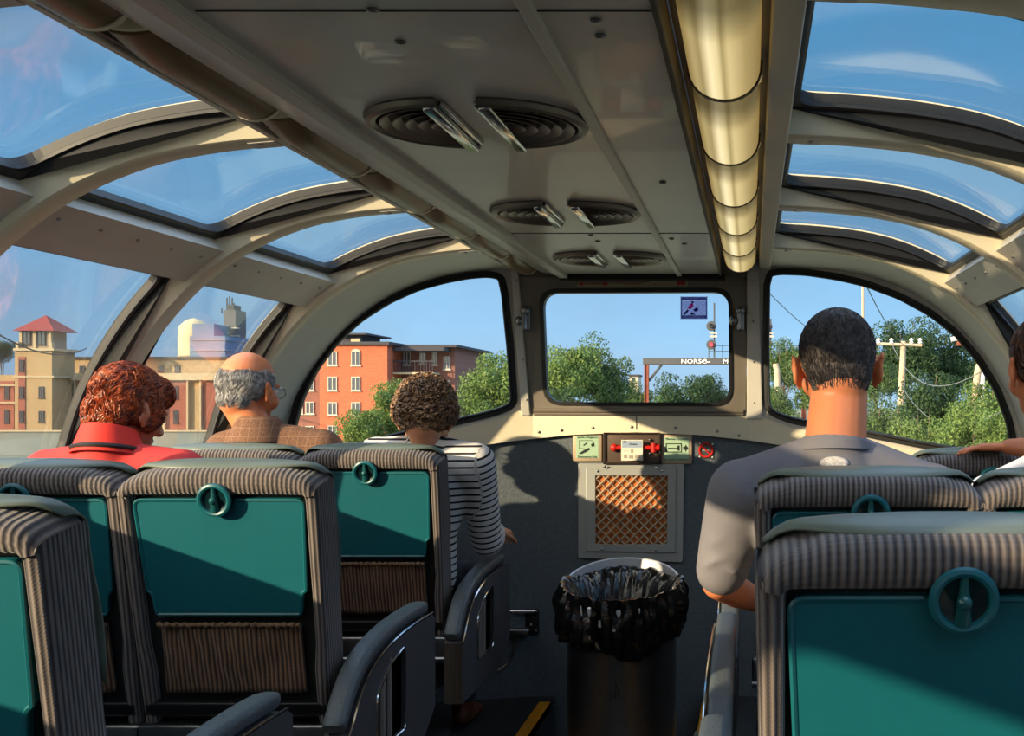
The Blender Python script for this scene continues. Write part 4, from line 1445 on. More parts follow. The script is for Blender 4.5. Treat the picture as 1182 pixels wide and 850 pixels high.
def torso(mb, J, inf=0.0, w=1.0, lower=True):
    """J: pelvis, waist, chest, neck base, shoulders l/r"""
    P, Wa, Ch, Nb = J['pelvis'], J['waist'], J['chest'], J['neck']
    sl, sr = J['sl'], J['sr']
    mb.ell(P + Vector((0, .0, .0)), (.165 * w + inf, .125 * w + inf, .12 + inf), None, 24, 14)
    for k in range(5):
        t = k / 4; c = P.lerp(Wa, t); mb.ell(c, ((.16 - .015 * t) * w + inf, (.12 - .008 * t) * w + inf, .10 + inf), None, 24, 14)
    for k in range(6):
        t = k / 5; c = Wa.lerp(Ch, t); mb.ell(c, ((.145 + .025 * t) * w + inf, (.112 + .006 * t) * w + inf, .10 + inf), None, 24, 14)
    top = (sl + sr) / 2
    for k in range(3):
        t = k / 2; c = Ch.lerp(top, t * .75); mb.ell(c, ((.17 + .005 * t) * w + inf, (.115 - .025 * t) * w + inf, .085 - .02 * t + inf), None, 24, 14)
    mb.cap(sl, sr, .058 + inf, .058 + inf, 20)
    ne = Nb + Vector((0, -.008, -.008))
    for s_ in (sl, sr):
        mb.cap(ne.lerp(s_, .10) + Vector((0, 0, -.012)), s_.lerp(ne, .08), .040 + inf * .6, .056 + inf, 18)
        mb.cap(ne.lerp(s_, .12) + Vector((0, 0, -.04)), s_.lerp(ne, .2) + Vector((0, 0, -.03)), .056 + inf * .8, .06 + inf, 18)


def arm_caps(mb, S, E_, Wr, inf=0.0, s=1.0, stop=1.0, upper=True):
    mb.cap(S, S.lerp(E_, .5), (.060 + inf) * s, (.050 + inf) * s, 18); mb.cap(S.lerp(E_, .5), E_, (.050 + inf) * s, (.041 + inf) * s, 18)
    if stop > 0:
        m = E_.lerp(Wr, .35); 
        if stop <= .35: mb.cap(E_, E_.lerp(Wr, stop), (.041 + inf) * s, (.042 + inf) * s, 18)
        else:
            mb.cap(E_, m, (.041 + inf) * s, (.042 + inf) * s, 18); mb.cap(m, E_.lerp(Wr, stop), (.042 + inf) * s, (.028 + inf * 1.2) * s, 18)


def legs(mb, J, inf=0.0, w=1.0, stop=1.0):
    for s_ in ('l', 'r'):
        h, k, a = J['h' + s_], J['k' + s_], J['a' + s_]
        mb.cap(h, h.lerp(k, .5), .086 * w + inf, .074 * w + inf, 20); mb.cap(h.lerp(k, .5), k, .074 * w + inf, .056 * w + inf, 20)
        m = k.lerp(a, .35); mb.cap(k, m, .055 * w + inf, .055 * w + inf, 18); mb.cap(m, k.lerp(a, stop), .055 * w + inf, .036 * w + inf * 1.4, 18)


def shoes(J, root, m):
    for s_ in ('l', 'r'):
        a = J['a' + s_]; mb = MB()
        mb.ell(a + Vector((0, -.012, -.045)), (.036, .045, .038)); mb.ell(a + Vector((0, .06, -.055)), (.040, .075, .030)); mb.ell(a + Vector((0, .13, -.060)), (.044, .055, .024)); mb.cap(a + Vector((0, 0, .0)), a + Vector((0, 0, -.04)), .042, .042)
        voxel(mb, 'shoe', m, root, .008, 4, root.location)


def person_root(label, loc, group=None):
    return thing('person', label, 'person', loc)


def seated(sx, sy, zs=.475, w=1.0):
    J = {}
    J['pelvis'] = Vector((sx, sy + .315, zs + .10)); J['hl'] = Vector((sx - .09, sy + .33, zs + .085)); J['hr'] = Vector((sx + .09, sy + .33, zs + .085))
    J['kl'] = Vector((sx - .11, sy + .69, zs + .07)); J['kr'] = Vector((sx + .11, sy + .69, zs + .07))
    J['al'] = Vector((sx - .10, sy + .63, .09)); J['ar'] = Vector((sx + .11, sy + .63, .09))
    return J


def attribute_along(o, segs, name='along'):
    """per-vertex distance along the nearest bone, for stripes that go round the limb"""
    me = o.data; n = len(me.vertices); co = np.empty(n * 3); me.vertices.foreach_get('co', co); co = co.reshape(-1, 3)
    best = np.full(n, 1e9); val = np.zeros(n)
    for a, b, off, r in segs:
        a = np.array(a); b = np.array(b); d = b - a; L = np.linalg.norm(d)
        t = np.clip(((co - a) @ d) / L ** 2, 0, 1); q = a + t[:, None] * d; dist = np.linalg.norm(co - q, axis=1) - r
        tt = ((co - a) @ d) / L
        k = dist < best; best[k] = dist[k]; val[k] = (off + tt)[k]
    at = me.attributes.new(name, 'FLOAT', 'POINT'); at.data.foreach_set('value', val)


def shell_strands(H, shell, root, n, length, curl, thick, seed, clump=.4, lift=.002, keep=None, down=1.0):
    """short tapered strands rooted all over a hair shell, combed down and back"""
    rnd = random.Random(seed); mb = MB(); me = shell.data; L0 = Vector(root.location); RT = H.R.transposed()
    polys = me.polygons; N = len(polys); tries = made = 0
    while made < n and tries < n * 5:
        tries += 1
        p = polys[rnd.randrange(N)]
        w = Vector(p.center) + L0; v = RT @ Vector(p.normal); loc = (RT @ (w - H.c)) / H.sc
        if loc.z < -.10 or (keep and not keep(loc, v, rnd)): continue
        made += 1
        flow = Vector((0, -.25, -1)) * down + Vector((rnd.gauss(0, .3), rnd.gauss(0, .3), rnd.gauss(0, .2)))
        if clump: flow += Vector(mnoise.noise_vector(loc * 24 + Vector((seed, 0, 0)))) * clump
        t = flow - v * flow.dot(v); t = t.normalized() if t.length > 1e-4 else v.orthogonal(); b = v.cross(t).normalized()
        L = length * rnd.uniform(.6, 1.25); S = 7 if curl > 0 else 3; ph = rnd.uniform(0, 2 * PI); pts = []; rr = []
        for k in range(S + 1):
            f = k / S
            q = loc + t * L * f * (1 - .25 * curl) + v * (lift * math.sin(PI * min(1, f * 1.1)) - L * L * f * f * 4.5 + .001)
            if curl: q += (b * math.cos(ph + f * 5.5) + v * (.35 + math.sin(ph + f * 5.5))) * L * .26 * curl
            pts.append(H.p(*q)); rr.append(thick * (1 - .6 * f) * rnd.uniform(.8, 1.2))
        mb.tube(pts, rr, 3, cap=False)
    return mb


def hair_mat(name, c1, c2, rough=.5):
    m, nt, out = nodes_of(name)
    b = nt.nodes.new('ShaderNodeBsdfPrincipled'); b.inputs['Roughness'].default_value = rough; b.inputs['Specular IOR Level'].default_value = .45
    tc = nt.nodes.new('ShaderNodeTexCoord'); nz = nt.nodes.new('ShaderNodeTexNoise'); nz.inputs['Scale'].default_value = 75; nz.inputs['Detail'].default_value = 3
    nt.links.new(tc.outputs['Object'], nz.inputs[0])
    r = nt.nodes.new('ShaderNodeValToRGB'); r.color_ramp.elements[0].position = .36; r.color_ramp.elements[0].color = (*c1, 1); r.color_ramp.elements[1].position = .66; r.color_ramp.elements[1].color = (*c2, 1)
    nt.links.new(nz.outputs[0], r.inputs[0]); nt.links.new(r.outputs[0], b.inputs['Base Color']); nt.links.new(b.outputs[0], out.inputs[0])
    return m


def scalp(H, inside_shell, m, root, infl=.004, name='hair', extra=None):
    """cap of hair under the strands: a remeshed shell"""
    mb = MB()
    for (x, y, z, a, b, c) in inside_shell:
        mb.ell(H.p(x, y, z), (a * H.sc, b * H.sc, c * H.sc), H.R, 28, 18)
    o = voxel(mb, name, m, root, .006, 3, root.location)
    return o


def eyes(H, root):
    for s_ in (-1, 1):
        mb = MB(); mb.ell(H.p(s_ * .031, .082, .004), (.012 * H.sc,) * 3, H.R, 14, 10)
        o = mb.build('eye', mat('eye_white', srgb(215, 205, 195), .3), None, smooth=True); reparent(o, root)
        mb = MB(); mb.ell(H.p(s_ * .031, .0925, .004), (.005 * H.sc, .003 * H.sc, .005 * H.sc), H.R, 12, 8)
        q = mb.build('iris', mat('iris_brown', srgb(58, 40, 26), .3), None, smooth=True); q.parent = o


def fix(o, root):
    """strand meshes are in world space: hang them on the root"""
    return reparent(o, root)


# ---------------------------------------------------------------- 1 curly-haired woman, striped shirt
def stripe_mat():
    m, nt, out = nodes_of('striped_knit')
    b = nt.nodes.new('ShaderNodeBsdfPrincipled'); b.inputs['Roughness'].default_value = .9
    at = nt.nodes.new('ShaderNodeAttribute'); at.attribute_name = 'along'
    mu = nt.nodes.new('ShaderNodeMath'); mu.operation = 'MULTIPLY'; mu.inputs[1].default_value = 2 * PI / .0235
    nt.links.new(at.outputs['Fac'], mu.inputs[0])
    si = nt.nodes.new('ShaderNodeMath'); si.operation = 'SINE'; nt.links.new(mu.outputs[0], si.inputs[0])
    r = nt.nodes.new('ShaderNodeValToRGB'); e = r.color_ramp.elements
    e[0].position = 0; e[0].color = (*srgb(222, 218, 214), 1); e[1].position = .80; e[1].color = (*srgb(222, 218, 214), 1)
    x = e.new(.84); x.color = (*srgb(26, 26, 36), 1); x = e.new(1.0); x.color = (*srgb(26, 26, 36), 1)
    mr = nt.nodes.new('ShaderNodeMapRange'); mr.inputs[1].default_value = -1; mr.inputs[2].default_value = 1
    nt.links.new(si.outputs[0], mr.inputs[0]); nt.links.new(mr.outputs[0], r.inputs[0]); nt.links.new(r.outputs[0], b.inputs['Base Color'])
    nt.links.new(b.outputs[0], out.inputs[0]); return m


def base_person(root, J, H, skin, arms, neck_r=(.052, .056), w=1.0, hands=None, sleeves=0.0):
    mb = MB()
    torso(mb, J, -.004, w); legs(mb, J, -.004, w)
    add_head(mb, H)
    nk = H.p(0, -.030, -.055)
    mb.cap(J['neck'] + Vector((0, -.005, -.03)), nk, neck_r[1], neck_r[0], 20)
    mb.cap(J['neck'] + Vector((0, .0, -.02)), H.p(0, .01, -.07), neck_r[1] * .9, neck_r[0] * .8, 20)
    for S, E_, Wr in arms: arm_caps(mb, S, E_, Wr, -.004, 1.0)
    for h in (hands or []): hand_caps(mb, **h)
    o = voxel(mb, 'body', skin, root, .0052, 3, root.location)
    eyes(H, root)
    return o


SY = 3.54
root = person_root('person with short curly brown hair in a black and white striped long-sleeved top, head bowed', (-.76, SY + .35, 0))
J = seated(-.76, SY)
hc = F(491, 483, 3.80)
H = Head(hc, yaw=6, pitch=-24, roll=2, sc=1.02)
J['waist'] = Vector((-.74, SY + .30, .76)); J['chest'] = Vector((-.71, SY + .275, .93)); J['neck'] = Vector((-.665, SY + .245, 1.075))
J['sl'] = Vector((-.845, SY + .26, 1.015)); J['sr'] = Vector((-.515, SY + .26, .995))
er = F(562, 626, SY + .40); wr = F(572, 612, SY + .62) + Vector((-.0, 0, 0))
el = Vector((-.96, SY + .36, .72)); wl_ = Vector((-.84, SY + .58, .70))
arms = [(J['sr'], er, wr), (J['sl'], el, wl_)]
base_person(root, J, H, SKIN, arms, neck_r=(.048, .052), hands=[
    dict(wrist=wr, d=(.10, .97, -.10), n=(.35, 0, 1), side=1, curl=.9, sc=.95), dict(wrist=wl_, d=(.3, .9, -.2), n=(-.2, .1, 1), side=-1, curl=.8, sc=.95)])
mb = MB(); torso(mb, J, .010); arm_caps(mb, J['sr'], er, wr, .012, 1.0, .80); arm_caps(mb, J['sl'], el, wl_, .012, 1.0, .85)
sw = voxel(mb, 'striped_top', stripe_mat(), root, .008, 5, root.location)
rl = root.location
attribute_along(sw, [(J['sr'] - rl, er - rl, 0, .05), (er - rl, wr - rl, (er - J['sr']).length, .045), (J['sl'] - rl, el - rl, 0, .05), (el - rl, wl_ - rl, .3, .045), (J['neck'] - rl + Vector((0, 0, -.03)), J['pelvis'] - rl, 0.03, .13), (Vector((-.74, SY + .26, 1.03)) - rl, Vector((-.74, SY + .26, .9)) - rl, .03, .12), (Vector((-.62, SY + .26, 1.03)) - rl, Vector((-.62, SY + .26, .9)) - rl, .03, .12)])
JEANS = mat('navy_trousers', srgb(38, 44, 62), .85); 
mb = MB(); legs(mb, J, .008, 1.0, .95); mb.ell(J['pelvis'], (.175, .135, .10), None, 20, 12); voxel(mb, 'trousers', JEANS, root, .011, 5, root.location)
shoes(J, root, mat('brown_shoe', srgb(92, 52, 34), .45))
HB = hair_mat('curly_brown_hair', srgb(74, 50, 36), srgb(168, 132, 98))
sh = scalp(H, [(0, -.020, .040, .088, .098, .090), (0, -.058, -.005, .078, .052, .060), (.05, -.02, .02, .046, .06, .05), (-.05, -.02, .02, .046, .06, .05), (0, .03, .07, .07, .065, .055)], HB, root)
def ins(l, v, r): return not ((l.y > .05 and l.z < .06) or l.z < -.055 or (l.z < -.03 and l.y > -.03) or (abs(l.x) > .06 and l.z < -.02 and l.y > -.04))
mb = shell_strands(H, sh, root, 3600, .034, 1.0, .0027, 3, clump=1.3, lift=.004, down=.5)
fix(mb.build('curls', HB, None, smooth=True), root)

# ---------------------------------------------------------------- 2 balding man, brown jacket
root = person_root('balding grey-haired person with glasses in a brown checked tweed jacket, beside the left window', (-1.21, SY + .35, 0))
J = seated(-1.21, SY)
hc = F(287, 450, 3.80)
H = Head(hc, yaw=-16, pitch=-6, roll=3, sc=1.06)
J['waist'] = Vector((-1.21, SY + .29, .78)); J['chest'] = Vector((-1.21, SY + .25, .96)); J['neck'] = Vector((-1.232, SY + .235, 1.12))
J['sl'] = Vector((-1.345, SY + .25, 1.03)); J['sr'] = Vector((-1.03, SY + .25, 1.035))
er = Vector((-1.01, SY + .33, .76)); wr = Vector((-1.06, SY + .58, .66)); el = Vector((-1.34, SY + .33, .76)); wl_ = Vector((-1.30, SY + .58, .66))
base_person(root, J, H, SKIN_T, [(J['sr'], er, wr), (J['sl'], el, wl_)], neck_r=(.055, .058), hands=[dict(wrist=wr, d=(-.1, .9, -.3), n=(0, .2, 1), side=-1, curl=.7), dict(wrist=wl_, d=(.1, .9, -.3), n=(0, .2, 1), side=1, curl=.7)])
mj, nt, out = nodes_of('brown_tweed')
b = nt.nodes.new('ShaderNodeBsdfPrincipled'); b.inputs['Roughness'].default_value = .92
tc = nt.nodes.new('ShaderNodeTexCoord'); sx_ = nt.nodes.new('ShaderNodeSeparateXYZ'); nt.links.new(tc.outputs['Object'], sx_.inputs[0])
prev = None
for ax in (0, 2):
    mu = nt.nodes.new('ShaderNodeMath'); mu.operation = 'MULTIPLY'; mu.inputs[1].default_value = 2 * PI / .030; nt.links.new(sx_.outputs[ax], mu.inputs[0])
    si = nt.nodes.new('ShaderNodeMath'); si.operation = 'SINE'; nt.links.new(mu.outputs[0], si.inputs[0])
    gt = nt.nodes.new('ShaderNodeMath'); gt.operation = 'GREATER_THAN'; gt.inputs[1].default_value = .985; nt.links.new(si.outputs[0], gt.inputs[0])
    if prev: mxn = nt.nodes.new('ShaderNodeMath'); mxn.operation = 'MAXIMUM'; nt.links.new(prev, mxn.inputs[0]); nt.links.new(gt.outputs[0], mxn.inputs[1]); prev = mxn.outputs[0]
    else: prev = gt.outputs[0]
nz = nt.nodes.new('ShaderNodeTexNoise'); nz.inputs['Scale'].default_value = 260; nt.links.new(tc.outputs['Object'], nz.inputs[0])
r1 = nt.nodes.new('ShaderNodeValToRGB'); r1.color_ramp.elements[0].position = .35; r1.color_ramp.elements[0].color = (*srgb(92, 62, 46), 1); r1.color_ramp.elements[1].position = .65; r1.color_ramp.elements[1].color = (*srgb(128, 92, 68), 1)
nt.links.new(nz.outputs[0], r1.inputs[0]); mx = nt.nodes.new('ShaderNodeMix'); mx.data_type = 'RGBA'; nt.links.new(prev, mx.inputs[0]); nt.links.new(r1.outputs[0], mx.inputs[6]); mx.inputs[7].default_value = (*srgb(138, 106, 80), 1)
nt.links.new(mx.outputs[2], b.inputs['Base Color']); nt.links.new(b.outputs[0], out.inputs[0])
mb = MB(); torso(mb, J, .016); arm_caps(mb, J['sr'], er, wr, .018, 1.0, .93); arm_caps(mb, J['sl'], el, wl_, .018, 1.0, .93)
jk = voxel(mb, 'jacket', mj, root, .009, 6, root.location)
mb = MB(); c = J['neck'] + Vector((0, -.012, .004)); n = 28
vs = []
for i in range(n):
    a = 2 * PI * i / n
    for k, (r, z) in enumerate(((.098, -.052), (.070, .024), (.062, .030), (.058, .018), (.066, -.04))):
        rr = r * (1.0 + .05 * math.cos(a)); vs.append(c + Vector((rr * math.cos(a), rr * 1.02 * math.sin(a), z - (.022 * (math.sin(a) > 0) * math.sin(a)))))
fs = [(i * 5 + k, ((i + 1) % n) * 5 + k, ((i + 1) % n) * 5 + (k + 1) % 5, i * 5 + (k + 1) % 5) for i in range(n) for k in range(5)]
mb.add(vs, fs); fix(mb.build('collar', mj, None, smooth=60), root)
mb = MB(); legs(mb, J, .008, 1.0, .95); mb.ell(J['pelvis'], (.18, .14, .10), None, 20, 12); voxel(mb, 'trousers', mat('grey_trousers', srgb(84, 80, 78), .85), root, .011, 5, root.location)
shoes(J, root, mat('black_shoe', srgb(22, 20, 20), .4))
HG = hair_mat('grey_hair', srgb(104, 104, 106), srgb(178, 174, 170))
def ins(l, v, r):
    if l.y > .03 and l.z < .05: return False
    if l.z < -.06: return False
    if abs(l.x) > .06 and l.z < -.0 and l.y > -.035: return False
    if l.z > .080 + .012 * v.y: return False
    return l.z < .068 or r.random() < .5
shl = scalp(H, [(0, -.034, .016, .0785, .075, .070), (.030, -.012, .028, .0515, .064, .052), (-.030, -.012, .028, .0515, .064, .052), (0, -.058, -.030, .058, .044, .046)], HG, root)
mb = shell_strands(H, shl, root, 5200, .024, 0, .0013, 5, clump=.5, keep=lambda l, v, r: l.z < .085)
fix(mb.build('hair_strands', HG, None, smooth=True), root)
# glasses
mb = MB()
for s_ in (-1, 1):
    mb.tube([H.p(s_ * .034 + .024 * math.cos(a * PI / 8), .106 - .003 * abs(math.cos(a * PI / 8)), .002 + .018 * math.sin(a * PI / 8)) for a in range(16)], .0016, 6, closed=True)
    mb.tube([H.p(s_ * .058, .104, .008), H.p(s_ * .076, .07, .010), H.p(s_ * .082, .01, .012), H.p(s_ * .083, -.018, -.004)], .0018, 6)
mb.tube([H.p(-.011, .110, .004), H.p(0, .113, .007), H.p(.011, .110, .004)], .0016, 6)
fix(mb.build('glasses', mat('glasses_metal', srgb(150, 150, 155), .2, 1.0), None, smooth=True), root)

# ---------------------------------------------------------------- 3 red-haired woman, coral shirt
SY = 2.55
root = person_root('person with short auburn hair in a coral red shirt, head bowed, beside the left window', (-1.17, SY + .35, 0))
J = seated(-1.19, SY)
hc = F(149, 474, SY + .31)
H = Head(hc, yaw=-26, pitch=-20, roll=4, sc=.89)
J['waist'] = Vector((-1.19, SY + .29, .76)); J['chest'] = Vector((-1.17, SY + .25, .94)); J['neck'] = Vector((hc.x - .012, SY + .245, 1.085))
J['sl'] = Vector((J['neck'].x - .155, SY + .26, 1.015)); J['sr'] = Vector((J['neck'].x + .165, SY + .26, 1.015))
er = Vector((-.96, SY + .36, .72)); wr = Vector((-1.04, SY + .58, .66)); el = Vector((-1.335, SY + .34, .74)); wl_ = Vector((-1.27, SY + .58, .66))
base_person(root, J, H, SKIN, [(J['sr'], er, wr), (J['sl'], el, wl_)], neck_r=(.047, .052), hands=[dict(wrist=wr, d=(-.1, .9, -.3), n=(0, .2, 1), side=-1, curl=.7, sc=.92), dict(wrist=wl_, d=(.1, .9, -.3), n=(0, .2, 1), side=1, curl=.7, sc=.92)])
CORAL = mat('coral_cloth', srgb(214, 62, 60), .85, var=.05, vscale=20)
mb = MB(); torso(mb, J, .012); mb.cap(J['neck'] + Vector((0, -.01, -.06)), J['neck'] + Vector((0, -.008, -.012)), .078, .068, 20); arm_caps(mb, J['sr'], er, wr, .012, 1.0, .9); arm_caps(mb, J['sl'], el, wl_, .012, 1.0, .9)
voxel(mb, 'shirt', CORAL, root, .008, 6, root.location)
def collar(c, r0, r1, z0, z1, m, name, tilt=0.0, th=.004, y=1.05):
    mb = MB(); n = 32; vs = []
    for i in range(n):
        a = 2 * PI * i / n
        for r, z in ((r0, z0), (r1, z1), (r1 - th, z1), (r0 - th, z0)):
            vs.append(c + Vector((r * math.cos(a), r * y * math.sin(a), z - tilt * math.sin(a))))
    fs = [(i * 4 + k, ((i + 1) % n) * 4 + k, ((i + 1) % n) * 4 + (k + 1) % 4, i * 4 + (k + 1) % 4) for i in range(n) for k in range(4)]
    mb.add(vs, fs); return fix(mb.build(name, m, None, smooth=60), root)
cc = J['neck'] + Vector((0, .0, .018))
collar(cc, .086, .062, -.036, .030, mat('red_collar', srgb(226, 48, 34), .7), 'collar', .02)
mb = MB(); mb.tube([cc + Vector((.080 * math.cos(a), .084 * math.sin(a), -.022 - .018 * math.sin(a))) for a in [PI * 2 * i / 32 for i in range(32)]], .0065, 8, closed=True)
fix(mb.build('neck_strap', mat('strap_black', srgb(24, 20, 20), .6), None, smooth=True), root)
mb = MB(); legs(mb, J, .008, 1.0, .95); mb.ell(J['pelvis'], (.175, .135, .10), None, 20, 12); voxel(mb, 'trousers', mat('beige_trousers', srgb(150, 134, 112), .85), root, .011, 5, root.location)
shoes(J, root, mat('black_shoe', srgb(22, 20, 20), .4))
HR = hair_mat('auburn_hair', srgb(92, 34, 14), srgb(182, 84, 36), .42)
shl = scalp(H, [(0, -.022, .040, .090, .098, .090), (0, -.060, -.018, .080, .052, .070), (.045, -.03, .01, .046, .062, .055), (-.045, -.03, .01, .046, .062, .055), (0, -.062, -.055, .060, .044, .042), (.062, .025, .0, .024, .036, .045), (-.062, .025, .0, .024, .036, .045), (0, .04, .07, .07, .060, .05)], HR, root)
def ins(l, v, r): return not ((l.y > .06 and l.z < .05) or l.z < -.085)
mb = shell_strands(H, shl, root, 8000, .030, .18, .0016, 9, clump=1.1, lift=.003)
fix(mb.build('hair_strands', HR, None, smooth=True), root)

# ---------------------------------------------------------------- 4 man in the grey shirt
SY = 2.24
root = person_root('person with cropped greying dark hair in a grey long-sleeved shirt, seen from behind', (.63, SY + .35, 0))
J = seated(.645, SY)
hc = F(966, 424, SY + .33)
H = Head(hc, yaw=2, pitch=-3, roll=-1.5, sc=1.10)
nx = F(962, 500, SY + .28).x
J['waist'] = Vector((.635, SY + .29, .80)); J['chest'] = Vector((.615, SY + .24, .93)); J['neck'] = Vector((nx, SY + .245, 1.122))
J['sl'] = Vector((nx - .205, SY + .25, 1.000)); J['sr'] = Vector((nx + .215, SY + .25, .990))
el = F(829, 674, SY + .32); wl_ = Vector((el.x + .12, SY + .58, .69)); er = Vector((nx + .30, SY + .33, .72)); wr = Vector((nx + .20, SY + .58, .66))
base_person(root, J, H, SKIN_T, [(J['sl'], el, wl_), (J['sr'], er, wr)], neck_r=(.064, .070), w=1.08, hands=[dict(wrist=wl_, d=(.1, .95, -.1), n=(0, .1, 1), side=1, curl=.7), dict(wrist=wr, d=(-.1, .9, -.3), n=(0, .2, 1), side=-1, curl=.7)])
GREYT = mat('grey_jersey', srgb(116, 114, 120), .9, var=.07, vscale=10, bump=.25, bscale=14)
mb = MB(); torso(mb, J, .014, 1.08); mb.cap(J['neck'] + Vector((0, -.01, -.07)), J['neck'] + Vector((0, -.006, -.046)), .090, .082, 20)
for a_, b_ in ((J['sl'], el), (J['sr'], er)):
    mb.cap(a_, a_.lerp(b_, .5), .078, .068, 18); mb.cap(a_.lerp(b_, .5), a_.lerp(b_, .84), .068, .060, 18)
    for k in range(5): mb.ell(a_.lerp(b_, .30 + .12 * k) + Vector((.006 * (-1) ** k, -.01, 0)), (.066 - .002 * k, .064, .012), Matrix.Rotation(.5 * (-1) ** k, 3, 'Y'))
voxel(mb, 'grey_shirt', GREYT, root, .008, 6, root.location)
collar(J['neck'] + Vector((0, -.006, -.016)), .083, .078, -.012, .006, GREYT, 'neckband', .010, .005)
mb = MB(); c = F(962, 535, SY + .10) 
mb2 = MB()
# small pale oval print high on the back, lying on the cloth
o_sh = [ch for ch in root.children if ch.name.startswith('grey_shirt')][0]
dg = bpy.context.evaluated_depsgraph_get()
bv = None
from mathutils.bvhtree import BVHTree
bv = BVHTree.FromPolygons([v.co + root.location for v in o_sh.data.vertices], [p.vertices[:] for p in o_sh.data.polygons])
def on_back(px, py):
    d = (F(px, py, 3) - Vector((.42, 0, EYE))).normalized()
    h = bv.ray_cast(Vector((.42, 0, EYE)), d)
    return h[0] if h[0] else None
h0 = on_back(963, 535)
if h0:
    vs = []; ok = True; n = 26; rings = 5
    for j in range(rings + 1):
        for i in range(n):
            a = 2 * PI * i / n; rx = 17 * j / rings; ry = 7.5 * j / rings
            p = on_back(963 + rx * math.cos(a), 535 + ry * math.sin(a))
            if p is None: ok = False; break
            vs.append(p + Vector((0, -.0022, .0008)))
        if not ok: break
    if ok:
        fs = [(j * n + i, j * n + (i + 1) % n, (j + 1) * n + (i + 1) % n, (j + 1) * n + i) for j in range(rings) for i in range(n)]
        q = MB(); q.add(vs, fs); fix(q.build('oval_print', mat('print_pale', srgb(192, 186, 182), .8, var=.35, vscale=160), None, smooth=True, solid=.0008), root)
mb = MB(); legs(mb, J, .008, 1.05, .95); mb.ell(J['pelvis'], (.19, .14, .10), None, 20, 12); voxel(mb, 'trousers', JEANS, root, .011, 5, root.location)
shoes(J, root, mat('black_shoe', srgb(22, 20, 20), .4))
HD = hair_mat('dark_cropped_hair', srgb(36, 32, 32), srgb(86, 78, 76), .7)
shl = scalp(H, [(0, -.016, .034, .0785, .0915, .0865), (0, -.048, -.010, .067, .0540, .058), (0, -.046, -.028, .059, .0535, .058)], HD, root)
def ins(l, v, r):
    if l.y > .045 and l.z < .055: return False
    if abs(l.x) > .062 and l.z < .0 and l.y > -.03: return False
    if l.z > .08 and l.y > -.05 and abs(l.x) < .05: return r.random() < .45
    return l.z > -.055
mb = shell_strands(H, shl, root, 9000, .011, 0, .0010, 12, clump=.5, lift=.001, keep=lambda l, v, r: not (l.z > .095 and -.07 < l.y < .03 and abs(l.x) < .05 and r.random() < .6))
# lower hairline at the nape
mb2 = MB()
mb.add(mb2.v, mb2.f)
fix(mb.build('hair_strands', HD, None, smooth=True), root)

# ---------------------------------------------------------------- 5 passenger in white at the right edge
root = person_root('dark-haired person in a white top at the right edge, hand resting on the seat ahead', (1.10, SY + .35, 0))
J = seated(1.105, SY)
hc = Vector((1.085, SY + .30, 1.275))
H = Head(hc, yaw=8, pitch=-4, sc=1.0)
J['waist'] = Vector((1.10, SY + .29, .76)); J['chest'] = Vector((1.09, SY + .25, .92)); J['neck'] = Vector((1.085, SY + .245, 1.09))
J['sl'] = Vector((.955, SY + .25, .975)); J['sr'] = Vector((1.24, SY + .26, .985))
er = Vector((1.24, SY + .56, 1.08)); wr = F(1156, 521, 3.20) + Vector((.02, 0, .012)); el = Vector((.95, SY + .34, .74)); wl_ = Vector((1.06, SY + .58, .66))
base_person(root, J, H, SKIN_T, [(J['sl'], el, wl_), (J['sr'], er, wr)], neck_r=(.047, .052), w=.95, hands=[dict(wrist=wr, d=(-1, .22, -.02), n=(.0, .0, 1), side=1, curl=.35, sc=.92), dict(wrist=wl_, d=(-.1, .9, -.3), n=(0, .2, 1), side=1, curl=.7, sc=.92)])
WH = mat('white_cloth', srgb(226, 224, 226), .85)
mb = MB(); torso(mb, J, .010, .95); arm_caps(mb, J['sl'], el, wl_, .012, 1.0, .0); mb.cap(J['sr'], J['sr'].lerp(er, .5), .072, .066)
voxel(mb, 'white_top', WH, root, .009, 6, root.location)
mb = MB(); legs(mb, J, .008, 1.0, .95); mb.ell(J['pelvis'], (.175, .135, .10), None, 20, 12); voxel(mb, 'trousers', JEANS, root, .011, 5, root.location)
shoes(J, root, mat('black_shoe', srgb(22, 20, 20), .4))
HK = hair_mat('dark_brown_hair', srgb(36, 24, 18), srgb(92, 60, 40), .4)
shl = scalp(H, [(0, -.022, .036, .086, .096, .088), (0, -.070, .01, .060, .05, .055)], HK, root)
mb = shell_strands(H, shl, root, 4000, .034, 0, .0016, 21, clump=.3)
fix(mb.build('hair_strands', HK, None, smooth=True), root)

# ================================================================ OUTSIDE
GZ = EYE - 5.2                                # ground level
mb = MB(); mb.add([(-700, -60, GZ), (700, -60, GZ), (700, 900, GZ), (-700, 900, GZ)], [(0, 1, 2, 3)])
tag(mb.build('ground', mat('trackside_ground', srgb(104, 108, 84), .95, var=.3, vscale=.25)), kind='structure')


